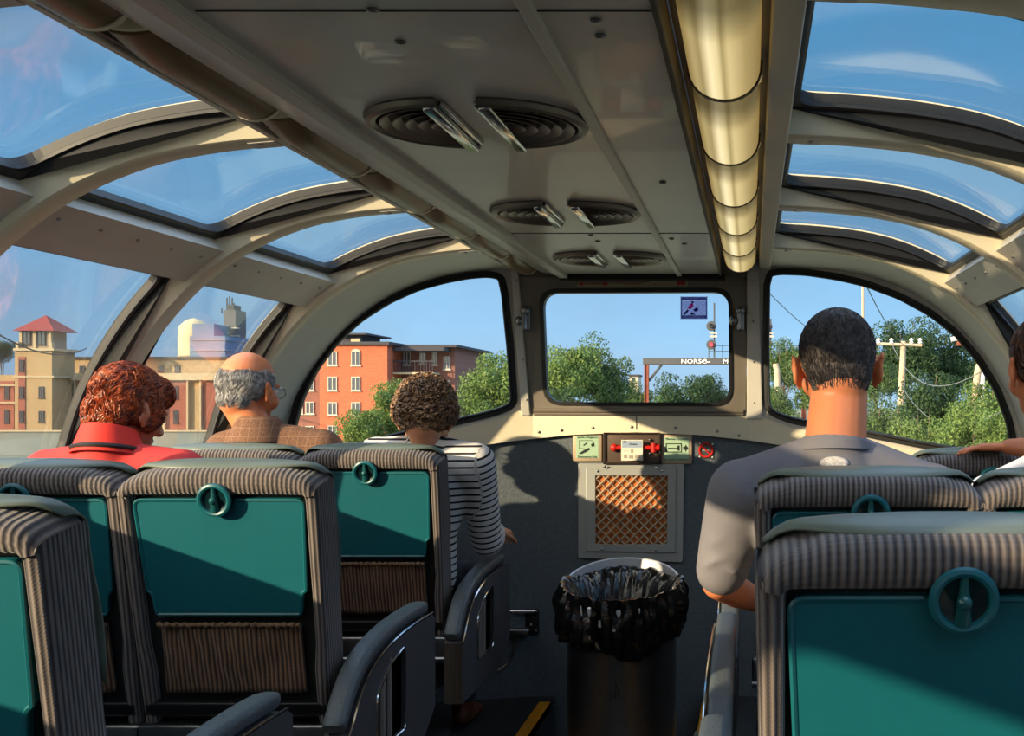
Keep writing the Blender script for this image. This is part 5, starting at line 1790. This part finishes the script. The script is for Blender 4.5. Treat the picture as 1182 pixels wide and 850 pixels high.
def leaf_mat(name, c1, c2, c3):
    m, nt, out = nodes_of(name)
    b = nt.nodes.new('ShaderNodeBsdfPrincipled'); b.inputs['Roughness'].default_value = .65; b.inputs['Specular IOR Level'].default_value = .25
    tl = nt.nodes.new('ShaderNodeBsdfTranslucent')
    tc = nt.nodes.new('ShaderNodeTexCoord'); nz = nt.nodes.new('ShaderNodeTexNoise'); nz.inputs['Scale'].default_value = 9; nz.inputs['Detail'].default_value = 5
    nt.links.new(tc.outputs['Object'], nz.inputs[0])
    r = nt.nodes.new('ShaderNodeValToRGB'); r.color_ramp.elements[0].position = .32; r.color_ramp.elements[0].color = (*c1, 1); r.color_ramp.elements[1].position = .7; r.color_ramp.elements[1].color = (*c3, 1)
    x = r.color_ramp.elements.new(.5); x.color = (*c2, 1)
    nt.links.new(nz.outputs[0], r.inputs[0]); nt.links.new(r.outputs[0], b.inputs['Base Color']); nt.links.new(r.outputs[0], tl.inputs[0])
    mx = nt.nodes.new('ShaderNodeMixShader'); mx.inputs[0].default_value = .3
    nt.links.new(b.outputs[0], mx.inputs[1]); nt.links.new(tl.outputs[0], mx.inputs[2]); nt.links.new(mx.outputs[0], out.inputs[0])
    return m


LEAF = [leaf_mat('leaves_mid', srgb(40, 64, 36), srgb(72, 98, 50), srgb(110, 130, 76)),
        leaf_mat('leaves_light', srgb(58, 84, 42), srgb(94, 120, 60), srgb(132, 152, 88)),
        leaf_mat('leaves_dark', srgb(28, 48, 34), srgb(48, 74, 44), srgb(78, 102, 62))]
BARK = mat('bark', srgb(92, 82, 70), .9, var=.2, vscale=3)


def crown_mesh(seed, nl, size, squash=1.0, blobs=26):
    """unit crown (radius about 1) of leaf cards gathered on many small clumps"""
    rng = np.random.default_rng(seed)
    cs = []
    for k in range(blobs):
        v = rng.normal(size=3); v /= np.linalg.norm(v); r = rng.uniform(.25, .78)
        cs.append((v * r * np.array([1, 1, squash]), rng.uniform(.22, .40)))
    n = nl; idx = rng.integers(0, blobs, n)
    d = rng.normal(size=(n, 3)); d /= np.linalg.norm(d, axis=1)[:, None]
    rad = np.array([cs[i][1] for i in idx]) * rng.uniform(.72, 1.12, n)
    c = np.array([cs[i][0] for i in idx]) + d * rad[:, None] * np.array([1, 1, .85])
    nrm = d + rng.normal(size=(n, 3)) * .55; nrm /= np.linalg.norm(nrm, axis=1)[:, None]
    a = np.cross(nrm, rng.normal(size=(n, 3))); a /= np.linalg.norm(a, axis=1)[:, None]; b = np.cross(nrm, a)
    s = size * rng.uniform(.6, 1.3, n)[:, None]
    V = np.empty((n, 4, 3)); V[:, 0] = c - a * s; V[:, 1] = c + b * s * .55; V[:, 2] = c + a * s; V[:, 3] = c - b * s * .55
    me = bpy.data.meshes.new('crown')
    me.vertices.add(n * 4); me.vertices.foreach_set('co', V.reshape(-1))
    me.loops.add(n * 4); me.loops.foreach_set('vertex_index', np.arange(n * 4, dtype=np.int32))
    me.polygons.add(n); me.polygons.foreach_set('loop_start', np.arange(0, n * 4, 4, dtype=np.int32)); me.polygons.foreach_set('loop_total', np.full(n, 4, dtype=np.int32))
    me.update(); me.validate()
    return me


CROWNS = [[], [], []]
for k in range(3):
    for q in range(3):
        me = crown_mesh(10 * k + q, 15000, .034, 1.0 if q else .85, 34)
        me.materials.append(LEAF[k]); CROWNS[k].append(me)
trunk_mb = MB(); trunk_mb.tube([(0, 0, 0), (.01, 0, .35), (-.01, .01, .7), (0, 0, 1.0)], [.05, .04, .034, .02], 8)
for a in range(5):
    an = a * 1.26; trunk_mb.tube([(0, 0, .5 + .08 * a), (.16 * math.cos(an), .16 * math.sin(an), .8 + .06 * a), (.3 * math.cos(an), .3 * math.sin(an), 1.05 + .05 * a)], [.024, .016, .007], 6)
TRUNK = None


def tree(name, px, py_top, Y, w_px, label, kind=0, var=0, cat='tree', hfac=1.0, rot=None, group=None, zc=None):
    """crown top at the pixel height, width in pixels, at distance Y"""
    global TRUNK
    w = w_px * Y / FPX / 2
    p = F(px, py_top, Y); h = p.z - GZ
    rz = min(h * .55, w * 1.15) * hfac
    root = thing(name, label, cat, (p.x, Y, GZ), group)
    me = CROWNS[kind][var % 3]
    c = bpy.data.objects.new('crown', me); COL.objects.link(c); c.parent = root
    c.location = (0, 0, h - rz * 1.0); c.scale = (w, w, rz); c.rotation_euler = (0, 0, rot if rot is not None else (px * .37) % 6.28)
    if TRUNK is None:
        TRUNK = trunk_mb.build('trunk', BARK, root, smooth=True)
        t = TRUNK
    else:
        t = TRUNK.copy(); COL.objects.link(t); t.parent = root
    tz = max(1.0, h - rz * .9); t.scale = (max(w * .9, .5), max(w * .9, .5), tz * .95)
    return root


# trees through the centre window
tree('broadleaf_tree', 652, 378, 60, 96, 'tall light green tree at the left of the centre window', 1, 0)
tree('broadleaf_tree', 692, 388, 62, 84, 'rounded green tree in the centre window, right of the tallest one', 0, 1)
tree('broadleaf_tree', 738, 436, 105, 60, 'low distant tree behind the left post of the signal gantry', 0, 2)
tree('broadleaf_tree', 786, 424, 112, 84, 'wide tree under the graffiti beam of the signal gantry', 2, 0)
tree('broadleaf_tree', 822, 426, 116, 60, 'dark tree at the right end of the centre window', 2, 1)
tree('shrub', 670, 440, 50, 120, 'broad low bush at the foot of the centre window trees', 0, 2, cat='shrub', hfac=.9)
# left wing
tree('broadleaf_tree', 580, 398, 48, 96, 'dense green tree at the right of the left front window', 1, 1)
tree('broadleaf_tree', 556, 428, 50, 66, 'lower green tree between brick building and tall window tree', 0, 0)
tree('broadleaf_tree', 452, 436, 60, 70, 'pale young tree before the orange brick building', 1, 2)
tree('broadleaf_tree', 415, 458, 58, 62, 'small leafy tree at the left before the brick building', 1, 0)
tree('broadleaf_tree', 500, 460, 56, 90, 'bushy tree behind the curly-haired passenger', 1, 1)
tree('shrub', 560, 468, 42, 90, 'bush low in the left front window corner', 0, 1, cat='shrub')
# far left
tree('broadleaf_tree', 2, 388, 175, 30, 'small distant tree left of the red roofed tower', 2, 2)
# right wing
tree('broadleaf_tree', 905, 386, 70, 64, 'green tree just right of the railway signals in the right window', 0, 2)
tree('broadleaf_tree', 870, 425, 75, 60, 'low tree behind the window post right of the centre window', 0, 0)
tree('broadleaf_tree', 950, 392, 66, 96, 'tree hidden largely behind the head of the man in grey', 0, 1)
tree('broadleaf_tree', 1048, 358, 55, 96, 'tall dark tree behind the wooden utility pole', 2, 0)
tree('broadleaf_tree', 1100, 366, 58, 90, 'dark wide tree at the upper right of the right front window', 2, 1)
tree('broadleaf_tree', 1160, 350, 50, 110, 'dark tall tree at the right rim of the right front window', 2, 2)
tree('broadleaf_tree', 1012, 392, 48, 70, 'dense tree right beside the ear of the man in grey', 0, 2)
tree('broadleaf_tree', 1075, 420, 38, 90, 'mid green tree between utility pole and leaning pole', 2, 0)
tree('broadleaf_tree', 1140, 432, 30, 96, 'light green tree behind the leaning pale pole', 1, 1)
tree('shrub', 1010, 450, 34, 100, 'bush at the foot of the utility pole, left side', 0, 1, cat='shrub')
tree('shrub', 1068, 462, 27, 90, 'bush at the foot of the utility pole, right side', 1, 0, cat='shrub')
tree('shrub', 1120, 462, 24, 96, 'bright green bush low beside the leaning pole', 1, 2, cat='shrub')
tree('shrub', 1165, 455, 22, 90, 'bright green bush in the lowest right corner of the window', 1, 1, cat='shrub')
tree('shrub', 900, 440, 40, 66, 'bush behind the curved pale pole left of the man in grey', 0, 0, cat='shrub')
tree('broadleaf_tree', 1205, 345, 34, 110, 'green tree seen through the far right dome side window', 0, 2)
tree('broadleaf_tree', 1290, 330, 30, 150, 'green tree beyond the right dome side windows', 0, 1)
tree('shrub', 1230, 440, 22, 120, 'bush beyond the right dome side windows', 0, 0, cat='shrub')


# ---------------------------------------------------------------- buildings
def brick_mat(name, c1, c2, mortar, sc=1.0):
    m, nt, out = nodes_of(name)
    b = nt.nodes.new('ShaderNodeBsdfPrincipled'); b.inputs['Roughness'].default_value = .9
    tc = nt.nodes.new('ShaderNodeTexCoord'); mp = nt.nodes.new('ShaderNodeMapping'); mp.inputs['Rotation'].default_value = (PI / 2, 0, 0)
    nt.links.new(tc.outputs['Object'], mp.inputs[0])
    br = nt.nodes.new('ShaderNodeTexBrick'); br.inputs['Color1'].default_value = (*c1, 1); br.inputs['Color2'].default_value = (*c2, 1); br.inputs['Mortar'].default_value = (*mortar, 1)
    br.inputs['Scale'].default_value = 2.2 * sc; br.inputs['Mortar Size'].default_value = .012
    nt.links.new(mp.outputs[0], br.inputs[0]); nt.links.new(br.outputs[0], b.inputs['Base Color']); nt.links.new(b.outputs[0], out.inputs[0])
    return m


BR_O = brick_mat('orange_brick', srgb(186, 94, 64), srgb(168, 84, 58), srgb(176, 110, 84))
BR_D = brick_mat('brown_brick', srgb(128, 84, 72), srgb(112, 74, 66), srgb(120, 88, 76))
BR_R = brick_mat('red_brick', srgb(150, 84, 68), srgb(132, 76, 64), srgb(142, 96, 80))
BR_T = mat('tan_stone', srgb(162, 138, 102), .9, var=.06, vscale=.6)
STONE = mat('pale_stone', srgb(176, 160, 130), .85)
DKROOF = mat('dark_roofing', srgb(52, 52, 60), .8)
WFR = mat('window_white', srgb(176, 168, 154), .6)
PANE = mat('window_dark_glass', srgb(54, 66, 76), .15, spec=.8)
REDROOF = mat('red_roof_tile', srgb(134, 56, 50), .8, var=.1, vscale=3)


def pbox(mb, x0, y0, x1, y1, Y, dep, top=None):
    """box whose near face covers the pixel rectangle at distance Y"""
    a = F(x0, y1, Y); b = F(x1, y0, Y)
    mb.box(a.x, b.x, Y, Y + dep, a.z, b.z)


def bwindow(root, px, py, w, h, Y, arched=False, frame=None):
    a = F(px - w / 2, py + h / 2, Y); b = F(px + w / 2, py - h / 2, Y)
    x0, x1, z0, z1 = a.x, b.x, a.z, b.z
    t = .07
    mb = MB()
    out = [(x0, z0), (x1, z0), (x1, z1)] + ([((x0 + x1) / 2 + (x1 - x0) / 2 * math.cos(k * PI / 6), z1 + (x1 - x0) * .28 * math.sin(k * PI / 6)) for k in range(1, 6)] if arched else []) + [(x0, z1)]
    xm = (x0 + x1) / 2
    mb.plate(out, [[(x0 + t, z0 + t), (xm - t / 2, z0 + t), (xm - t / 2, z1 - t * (0 if arched else 1)), (x0 + t, z1 - t * (0 if arched else 1))], [(xm + t / 2, z0 + t), (x1 - t, z0 + t), (x1 - t, z1 - t * (0 if arched else 1)), (xm + t / 2, z1 - t * (0 if arched else 1))]],
             lambda p: Vector((p[0], Y - .10, p[1])), lambda p: Vector((p[0], Y - .02, p[1])))
    mb.box(x0 - .08, x1 + .08, Y - .14, Y, z0 - .10, z0)
    o = reparent(mb.build('window', frame or WFR), root)
    mb = MB(); mb.box(x0 + .02, x1 - .02, Y - .05, Y - .03, z0 + .02, z1 - .02)
    q = mb.build('pane', PANE, o); 
    q.parent = o
    return o


# orange brick block in the left front window
Y0 = 100
r = thing('brick_apartment_building', 'four storey orange brick apartment block with balconies seen through left front window', 'building', F(420, 530, Y0))
def part(name, m, root, *boxes, bev=0.0):
    mb = MB()
    for b in boxes: pbox(mb, *b)
    return reparent(mb.build(name, m, bevel=bev), root)
part('orange_wall', BR_O, r, (369, 397, 447, 560, Y0, 12))
part('brown_wing', BR_D, r, (447, 399, 525, 560, Y0 + 4, 12), (300, 402, 369, 560, Y0 + 1.5, 10))
part('roof_edge', DKROOF, r, (366, 394.5, 449, 398, Y0 - .4, 13), (447, 398, 527, 401, Y0 + 3, 14), (300, 400, 369, 403, Y0 + 1, 12))
part('penthouse', DKROOF, r, (390, 386, 418, 395, Y0 + 3, 5)); part('penthouse_roof', DKROOF, r, (384, 384.5, 423, 386.5, Y0 + 2, 7)); part('roof_drum', STONE, r, (405, 391, 415, 395, Y0 + 2.4, 1))
part('pale_band', STONE, r, (447, 430, 500, 432, Y0 + 1.6, 3), (447, 458, 495, 459.6, Y0 + 1.6, 3), (340, 499, 369, 501, Y0 + .8, 1))
mb = MB()
for k in range(16): pbox(mb, 448 + k * 3.4, 417, 448.5 + k * 3.4, 430, Y0 + 1.6, .06)
pbox(mb, 447, 416.5, 500, 417.6, Y0 + 1.55, .1); reparent(mb.build('balcony_railing', DKROOF), r)
part('roof_awning', DKROOF, r, (447, 401, 512, 405, Y0 + 1.5, 3))
for x in (384, 411):
    for y, h in ((414, 16), (443, 16), (472, 15), (499, 15)): bwindow(r, x, y, 10.5, h, Y0, arched=(x == 411 and y == 414))
for x in (345, 358):
    for y in (444, 471, 499): bwindow(r, x, y, 10, 14, Y0 + 1.5)
bwindow(r, 352, 420, 12, 14, Y0 + 1.5, True)
for x, y, w in ((470, 414, 8), (488, 413, 7), (516, 419, 8), (460, 444, 8), (502, 414, 6), (516, 447, 8)): bwindow(r, x, y, w, 15, Y0 + 4)

# tan and red building with the tower
Y1 = 130
r = thing('tan_brick_building', 'long tan and red brick building with pale cornice in the lower left window', 'building', F(100, 515, Y1))
part('facade', BR_T, r, (-60, 433, 330, 540, Y1, 14)); part('upper_storey', BR_T, r, (60, 414, 340, 434, Y1 + 5, 9))
part('upper_cap', DKROOF, r, (58, 412, 342, 414.5, Y1 + 4.6, 10))
part('cornice', STONE, r, (43, 431, 335, 439, Y1 - .8, 1.6)); part('lower_band', STONE, r, (-60, 444, 17, 446, Y1 - .5, 1), (60, 466, 100, 467.5, Y1 - .5, 1), (-60, 464, 17, 466, Y1 - .5, 1))
mb = MB()
for x0, x1 in ((-60, 16), (46, 53), (60, 71), (87, 100), (104, 110), (122, 140), (156, 175), (190, 215), (232, 256), (275, 300)): pbox(mb, x0, 440, x1, 540, Y1 - .12, .2)
reparent(mb.build('red_brick_bays', BR_R), r)
mb = MB()
for x in (44, 59, 72, 86, 101, 121, 141, 155, 176, 189, 216, 231): pbox(mb, x - 1, 439, x + 1, 540, Y1 - .5, .5)
reparent(mb.build('pilasters', STONE), r)
for x in (48, 56, 64, 75, 82, 93, 106, 116, 127, 135, 148, 165, 182, 203, 8, -6):
    for y in (453, 481): bwindow(r, x, y, 5, 15, Y1 - .15, frame=DKROOF)
for x in (69, 95, 118, 186, 205): bwindow(r, x, 426, 6, 7, Y1 + 5, frame=DKROOF)
r = thing('brick_tower', 'square stone tower with a red pyramid roof at the far left', 'tower', F(40, 515, Y1 - 3))
YT = Y1 - 4
part('shaft', BR_T, r, (17, 404, 60, 540, YT, 4.2)); part('brick_panels', BR_R, r, (21, 412, 29, 540, YT - .1, .2)) 
part('belt_course', STONE, r, (15, 402, 62, 405, YT - .3, 4.8), (15, 434, 62, 436, YT - .2, 4.6)); 
part('lantern', mat('lantern_stone', srgb(150, 134, 116), .85), r, (23, 378, 58, 403, YT + .6, 3))
part('corner_piers', STONE, r, (18, 395, 21, 404, YT, .5), (57, 395, 60, 404, YT, .5), (22, 378, 25, 403, YT + .4, .4), (56, 378, 59, 403, YT + .4, .4), (38, 378, 41, 403, YT + .4, .4))
for x in (31, 48): bwindow(r, x, 390, 9, 16, YT + .55, frame=DKROOF)
for y in (422, 453, 481): bwindow(r, 25, y, 5, 13, YT - .12, frame=DKROOF)
for y in (453, 481): bwindow(r, 48, y, 6, 13, YT - .02, frame=DKROOF)
mb = MB(); a = F(16, 382, YT); b = F(64, 382, YT); pk = F(39, 364, YT + 2.2); hh = (b.x - a.x)
mb.add([(a.x, YT - .3, a.z), (b.x, YT - .3, a.z), (b.x, YT - .3 + hh, a.z), (a.x, YT - .3 + hh, a.z), ((a.x + b.x) / 2, YT - .3 + hh / 2, pk.z)], [(0, 1, 4), (1, 2, 4), (2, 3, 4), (3, 0, 4), (3, 2, 1, 0)])
reparent(mb.build('pyramid_roof', REDROOF), r)

r = thing('concrete_wall', 'long low grey concrete wall in front of the tan brick building', 'wall', F(100, 515, 112))
part('panels', mat('wall_concrete', srgb(116, 124, 122), .9, var=.08, vscale=.5), r, (-160, 498.5, 335, 535, 112, .6))
part('coping', STONE, r, (-160, 497, 335, 498.6, 111.8, 1.0))

# silo and tower shapes, added for reflections in the second left window
Y2 = 150
r = thing('reflection_silo', 'tall pale silo shape standing in for a glass reflection, between the red-haired and balding passengers', 'silo', F(207, 520, Y2))
mb = MB(); c = F(211, 520, Y2); rad = 17 * Y2 / FPX; zt = F(200, 368, Y2).z
mb.lathe([(.01, GZ), (rad, GZ), (rad, zt - 2.2), (rad * .92, zt - .8), (rad * .5, zt), (.01, zt + .3)], 40, Matrix.Translation((c.x, Y2 + 3, 0)))
reparent(mb.build('drum', mat('reflection_pale', srgb(208, 194, 152), .8), smooth=40), r)
mb = MB()
for k in range(5): mb.lathe([(rad + .02, zt - 5 - k * 4), (rad + .1, zt - 4.9 - k * 4), (rad + .02, zt - 4.8 - k * 4)], 40, Matrix.Translation((c.x, Y2 + 3, 0)))
reparent(mb.build('hoops', STONE), r)
BLUEG = mat('reflection_blue', srgb(66, 108, 150), .35, spec=.5, var=.06, vscale=.3)
r = thing('reflection_blue_tower', 'plain blue tower shape standing in for a glass reflection, left of the balding passenger head', 'building', F(235, 520, 140))
part('shaft', BLUEG, r, (219, 388, 260, 540, 140, 8)); part('upper_shaft', BLUEG, r, (222, 374, 247, 389, 141, 6))
part('floor_bands', mat('band_grey', srgb(120, 146, 172), .6), r, *[(218.5, y, 260.5, y + .7, 139.8, 8.4) for y in (392, 404, 430, 452, 474)])
r = thing('reflection_dark_tower', 'slim dark tower shape with landings, standing in for a glass reflection above the balding passenger', 'tower', F(262, 520, 145))
part('core', mat('tower_brown', srgb(86, 84, 88), .8), r, (258, 358, 272, 540, 145, 3)); part('head', DKROOF, r, (261, 352, 270, 359, 145.3, 2))
part('landings', WFR, r, *[(255, y, 262, y + 1.6, 144.4, .8) for y in (376, 384, 392, 400, 408)], *[(266, y, 274, y + 1.4, 144.4, .8) for y in (378, 387, 396, 405)])
mb = MB()
for x, y in ((262, 344), (265, 342), (268, 344), (270, 350), (256, 356)): mb.tube([F(x, 362, 145.5), F(x, y, 145.5)], .1, 6)
reparent(mb.build('antennas', DKROOF), r)

# small white house far off in the centre window
r = thing('distant_house', 'tiny pale house far off between the trees of the centre window', 'building', F(731, 450, 240))
part('walls', WFR, r, (726, 434, 737, 495, 240, 6)); part('roof', DKROOF, r, (725, 432.5, 738, 434.5, 239.6, 7)); bwindow(r, 731, 438, 4, 4, 240, frame=DKROOF)

# ---------------------------------------------------------------- signal gantry
YG = 80
RUST = mat('rusty_steel', srgb(120, 62, 44), .8, var=.2, vscale=2); DGR = mat('gantry_grey', srgb(66, 70, 74), .7, var=.1, vscale=1)
r = thing('signal_gantry', 'grey railway gantry beam with white graffiti on a rusty post', 'gantry', (F(747, 500, YG).x, YG, GZ))
mb = MB(); pbox(mb, 742, 413.5, 932, 421, YG, .7); o = reparent(mb.build('beam', DGR, bevel=.03), r)
mb = MB(); a = F(746, 420, YG)
mb.box(a.x - .16, a.x + .16, YG + .1, YG + .2, GZ, a.z); mb.box(a.x - .16, a.x - .10, YG, YG + .5, GZ, a.z); mb.box(a.x + .10, a.x + .16, YG, YG + .5, GZ, a.z)
reparent(mb.build('post', RUST), r)
a = F(928, 420, YG); mb = MB(); mb.box(a.x - .16, a.x + .16, YG + .1, YG + .2, GZ, a.z); mb.box(a.x - .16, a.x - .10, YG, YG + .5, GZ, a.z); mb.box(a.x + .10, a.x + .16, YG, YG + .5, GZ, a.z); reparent(mb.build('post', RUST), r)
mb = MB(); mb.tube([F(749, 440, YG + .3), F(764, 421, YG + .3)], .09, 6); reparent(mb.build('brace', DGR), r)
mb = MB()
for x in (818, 834, 850, 868, 884, 902, 920): mb.tube([F(x, 413, YG + .2), F(x, 399, YG + .2)], .035, 5)
for y in (399, 406): mb.tube([F(818, y, YG + .2), F(920, y, YG + .2)], .035, 5)
reparent(mb.build('railing', DGR), r)
GW = mat('graffiti_white', srgb(232, 234, 236), .7)
M = Matrix.Translation(F(802, 417.6, YG - .03)) @ Matrix.Rotation(PI / 2, 4, 'X') @ Matrix.Shear('XZ', 4, (0.0, 0.0))
text_mesh('NORSC', .44, Matrix.Translation(F(801, 417.6, YG - .03)) @ Matrix.Rotation(PI / 2, 4, 'X') @ Matrix.Diagonal((1.25, 1, 1, 1)), GW, r, 'graffiti', .01)
mb = MB(); mb.tube([F(808 + k, 417.6 + .9 * math.sin(k * .8), YG - .03) for k in range(0, 13)], .035, 4); reparent(mb.build('graffiti_tail', GW), r)
text_mesh('MO', .44, Matrix.Translation(F(841, 417.6, YG - .03)) @ Matrix.Rotation(PI / 2, 4, 'X') @ Matrix.Diagonal((1.15, 1, 1, 1)), GW, r, 'graffiti', .01)
SIGR = mat('signal_red', srgb(150, 20, 24), .4, emit=(1, .10, .12), estr=1.0)
def signal(px, ys, label, lit):
    t = thing('railway_signal', label, 'signal', F(px, 413, YG), group='railway signals')
    mb = MB(); mb.tube([F(px + 3.5, 413, YG), F(px + 3.5, 350 if px < 850 else 368, YG)], .06, 6); reparent(mb.build('mast', DGR), t)
    for k, y in enumerate(ys):
        c = F(px, y, YG - .5); mb = MB()
        mb.lathe([(.001, 0), (.33, 0), (.35, .03), (.35, .06), (.001, .06)], 24, Matrix.Translation(c) @ Matrix.Rotation(-PI / 2, 4, 'X')); hd = reparent(mb.build('signal_head', mat('signal_disc', srgb(62, 66, 72), .6)), t)
        mb = MB(); mb.tube([c + Vector((0, .0, 0)), c + Vector((0, -.3, 0))], .15, 14, cap=False); mb.tube([c + Vector((0, -.02, 0)), c + Vector((0, -.04, 0))], .12, 14)
        q = mb.build('lens', SIGR if lit[k] else mat('signal_grey', srgb(120, 122, 126), .5), hd)
        mb = MB(); mb.box(c.x - .15, c.x + .3, YG - .4, YG - .1, c.z - .15, c.z + .15); reparent(mb.build('signal_box', DGR), t)
    mb = MB(); 
    for y in (384.5, 388.5): a = F(px + 2, y, YG - .2); mb.box(a.x - .25, a.x + .3, YG - .25, YG - .2, a.z - .07, a.z + .07)
    reparent(mb.build('number_plates', WFR), t)
signal(821, (376.5, 398), 'railway signal with a grey upper disc and red lower lamp, in centre window', (False, True))
signal(886, (377, 397.5), 'railway signal with two red lamps at the left edge of the right window', (True, True))

# ---------------------------------------------------------------- poles and wires
POLE = mat('weathered_pole', srgb(176, 158, 134), .85, var=.15, vscale=4)
YP = 40
r = thing('utility_pole', 'pale wooden utility pole with crossarm through the right front window', 'pole', (F(1037, 500, YP).x, YP, GZ))
mb = MB(); a = F(1037, 520, YP); b = F(1043, 394, YP); mb.tube([Vector((a.x - .05, YP, GZ)), Vector((a.x, YP, a.z)), F(1041, 440, YP), b], [.15, .14, .12, .10], 12); reparent(mb.build('shaft', POLE, smooth=True), r)
mb = MB(); mb.tube([F(1012, 397, YP - .1), F(1064, 399, YP - .1)], .055, 6); reparent(mb.build('crossarm', POLE), r)
mb = MB()
for x in (1014, 1029, 1052, 1062): mb.lathe([(.02, 0), (.08, .04), (.05, .1), (.08, .16), (.02, .22)], 10, Matrix.Translation(F(x, 397.5, YP - .1)))
reparent(mb.build('insulator', mat('insulator_white', srgb(222, 222, 214), .4)), r)
YL = 30
r = thing('leaning_pole', 'pale pole with a bent top at the right of the right front window', 'pole', (F(1121, 490, YL).x, YL, GZ))
mb = MB(); mb.tube(spline([Vector((F(1118, 500, YL).x, YL, GZ)), F(1121, 488, YL), F(1126, 460, YL), F(1128, 435, YL), F(1132, 420, YL), F(1140, 412, YL), F(1150, 404, YL)], 5), .10, 12); reparent(mb.build('shaft', POLE, smooth=True), r)
r = thing('reflection_arm', 'curved pale arm with red-brown head standing in for a reflection high in the right front window', 'lamp', (F(1113, 500, 45).x, 45, GZ))  # bent arm and rusty head, added for a reflection in the glass
mb = MB(); mb.tube(spline([F(1098, 392, 45), F(1108, 391, 45), F(1120, 394, 45), F(1134, 402, 45)], 4), .10, 8); mb.tube([F(1134, 402, 45), Vector((F(1134, 402, 45).x, 45, GZ))], .1, 8); reparent(mb.build('arm', mat('arm_pale', srgb(220, 220, 216), .5), smooth=True), r)
mb = MB(); c = F(1110, 396, 45); mb.rbox(c.x - .2, c.x + .3, 44.8, 45.2, c.z - .12, c.z + .05, .05, 3); reparent(mb.build('arm_head', RUST, smooth=True), r)
r = thing('curved_pole', 'pale slightly curved pole at the left of the right front window', 'pole', (F(894, 500, 45).x, 45, GZ))
mb = MB(); mb.tube(spline([Vector((F(889, 500, 45).x, 45, GZ)), F(892, 475, 45), F(897, 450, 45), F(897, 430, 45), F(895, 420, 45)], 5), .12, 10); reparent(mb.build('shaft', POLE, smooth=True), r)
r = thing('tall_street_light', 'tall thin street light pole above the head of the man in grey', 'lamp', (F(996, 500, 60).x, 60, GZ))
mb = MB(); mb.tube(spline([Vector((F(996, 500, 60).x, 60, GZ)), F(996, 350, 60), F(995, 330, 60), F(990, 321, 60)], 6), .07, 8); reparent(mb.build('shaft', POLE, smooth=True), r)
WIRE = mat('wire_grey', srgb(116, 122, 122), .6); WIREB = mat('wire_black', srgb(30, 30, 34), .6)
def wire(p, q, sag, rr, m, label):
    pts = [p.lerp(q, k / 16) - Vector((0, 0, sag * 4 * (k / 16) * (1 - k / 16))) for k in range(17)]
    mb = MB(); mb.tube(pts, rr, 5); o = mb.build('overhead_wire', m, loc=p); tag(o, label, 'wire')
wire(F(1014, 396, YP - .1), F(880, 330, 20), .6, .009, WIRE, 'overhead wire running up left from the crossarm of the utility pole')
wire(F(1029, 396, YP - .1), F(1182, 392, 14), 1.0, .009, WIRE, 'highest overhead wire running right from the utility pole')
wire(F(1052, 398, YP - .1), F(1000, 330, 15), .3, .009, WIRE, 'overhead wire rising steeply from the utility pole crossarm')
wire(F(1038, 440, YP - .2), F(1190, 452, 18), 1.0, .008, WIRE, 'lower sagging overhead wire at mid height of the utility pole')
wire(F(1000, 440, 50), F(1120, 520, 26), .8, .008, WIRE, 'lowest sagging overhead wire crossing behind the utility pole')
wire(F(-30, 368, 60), F(100, 402, 110), 1.2, .05, WIREB, 'black overhead wire passing in front of the red roofed tower')
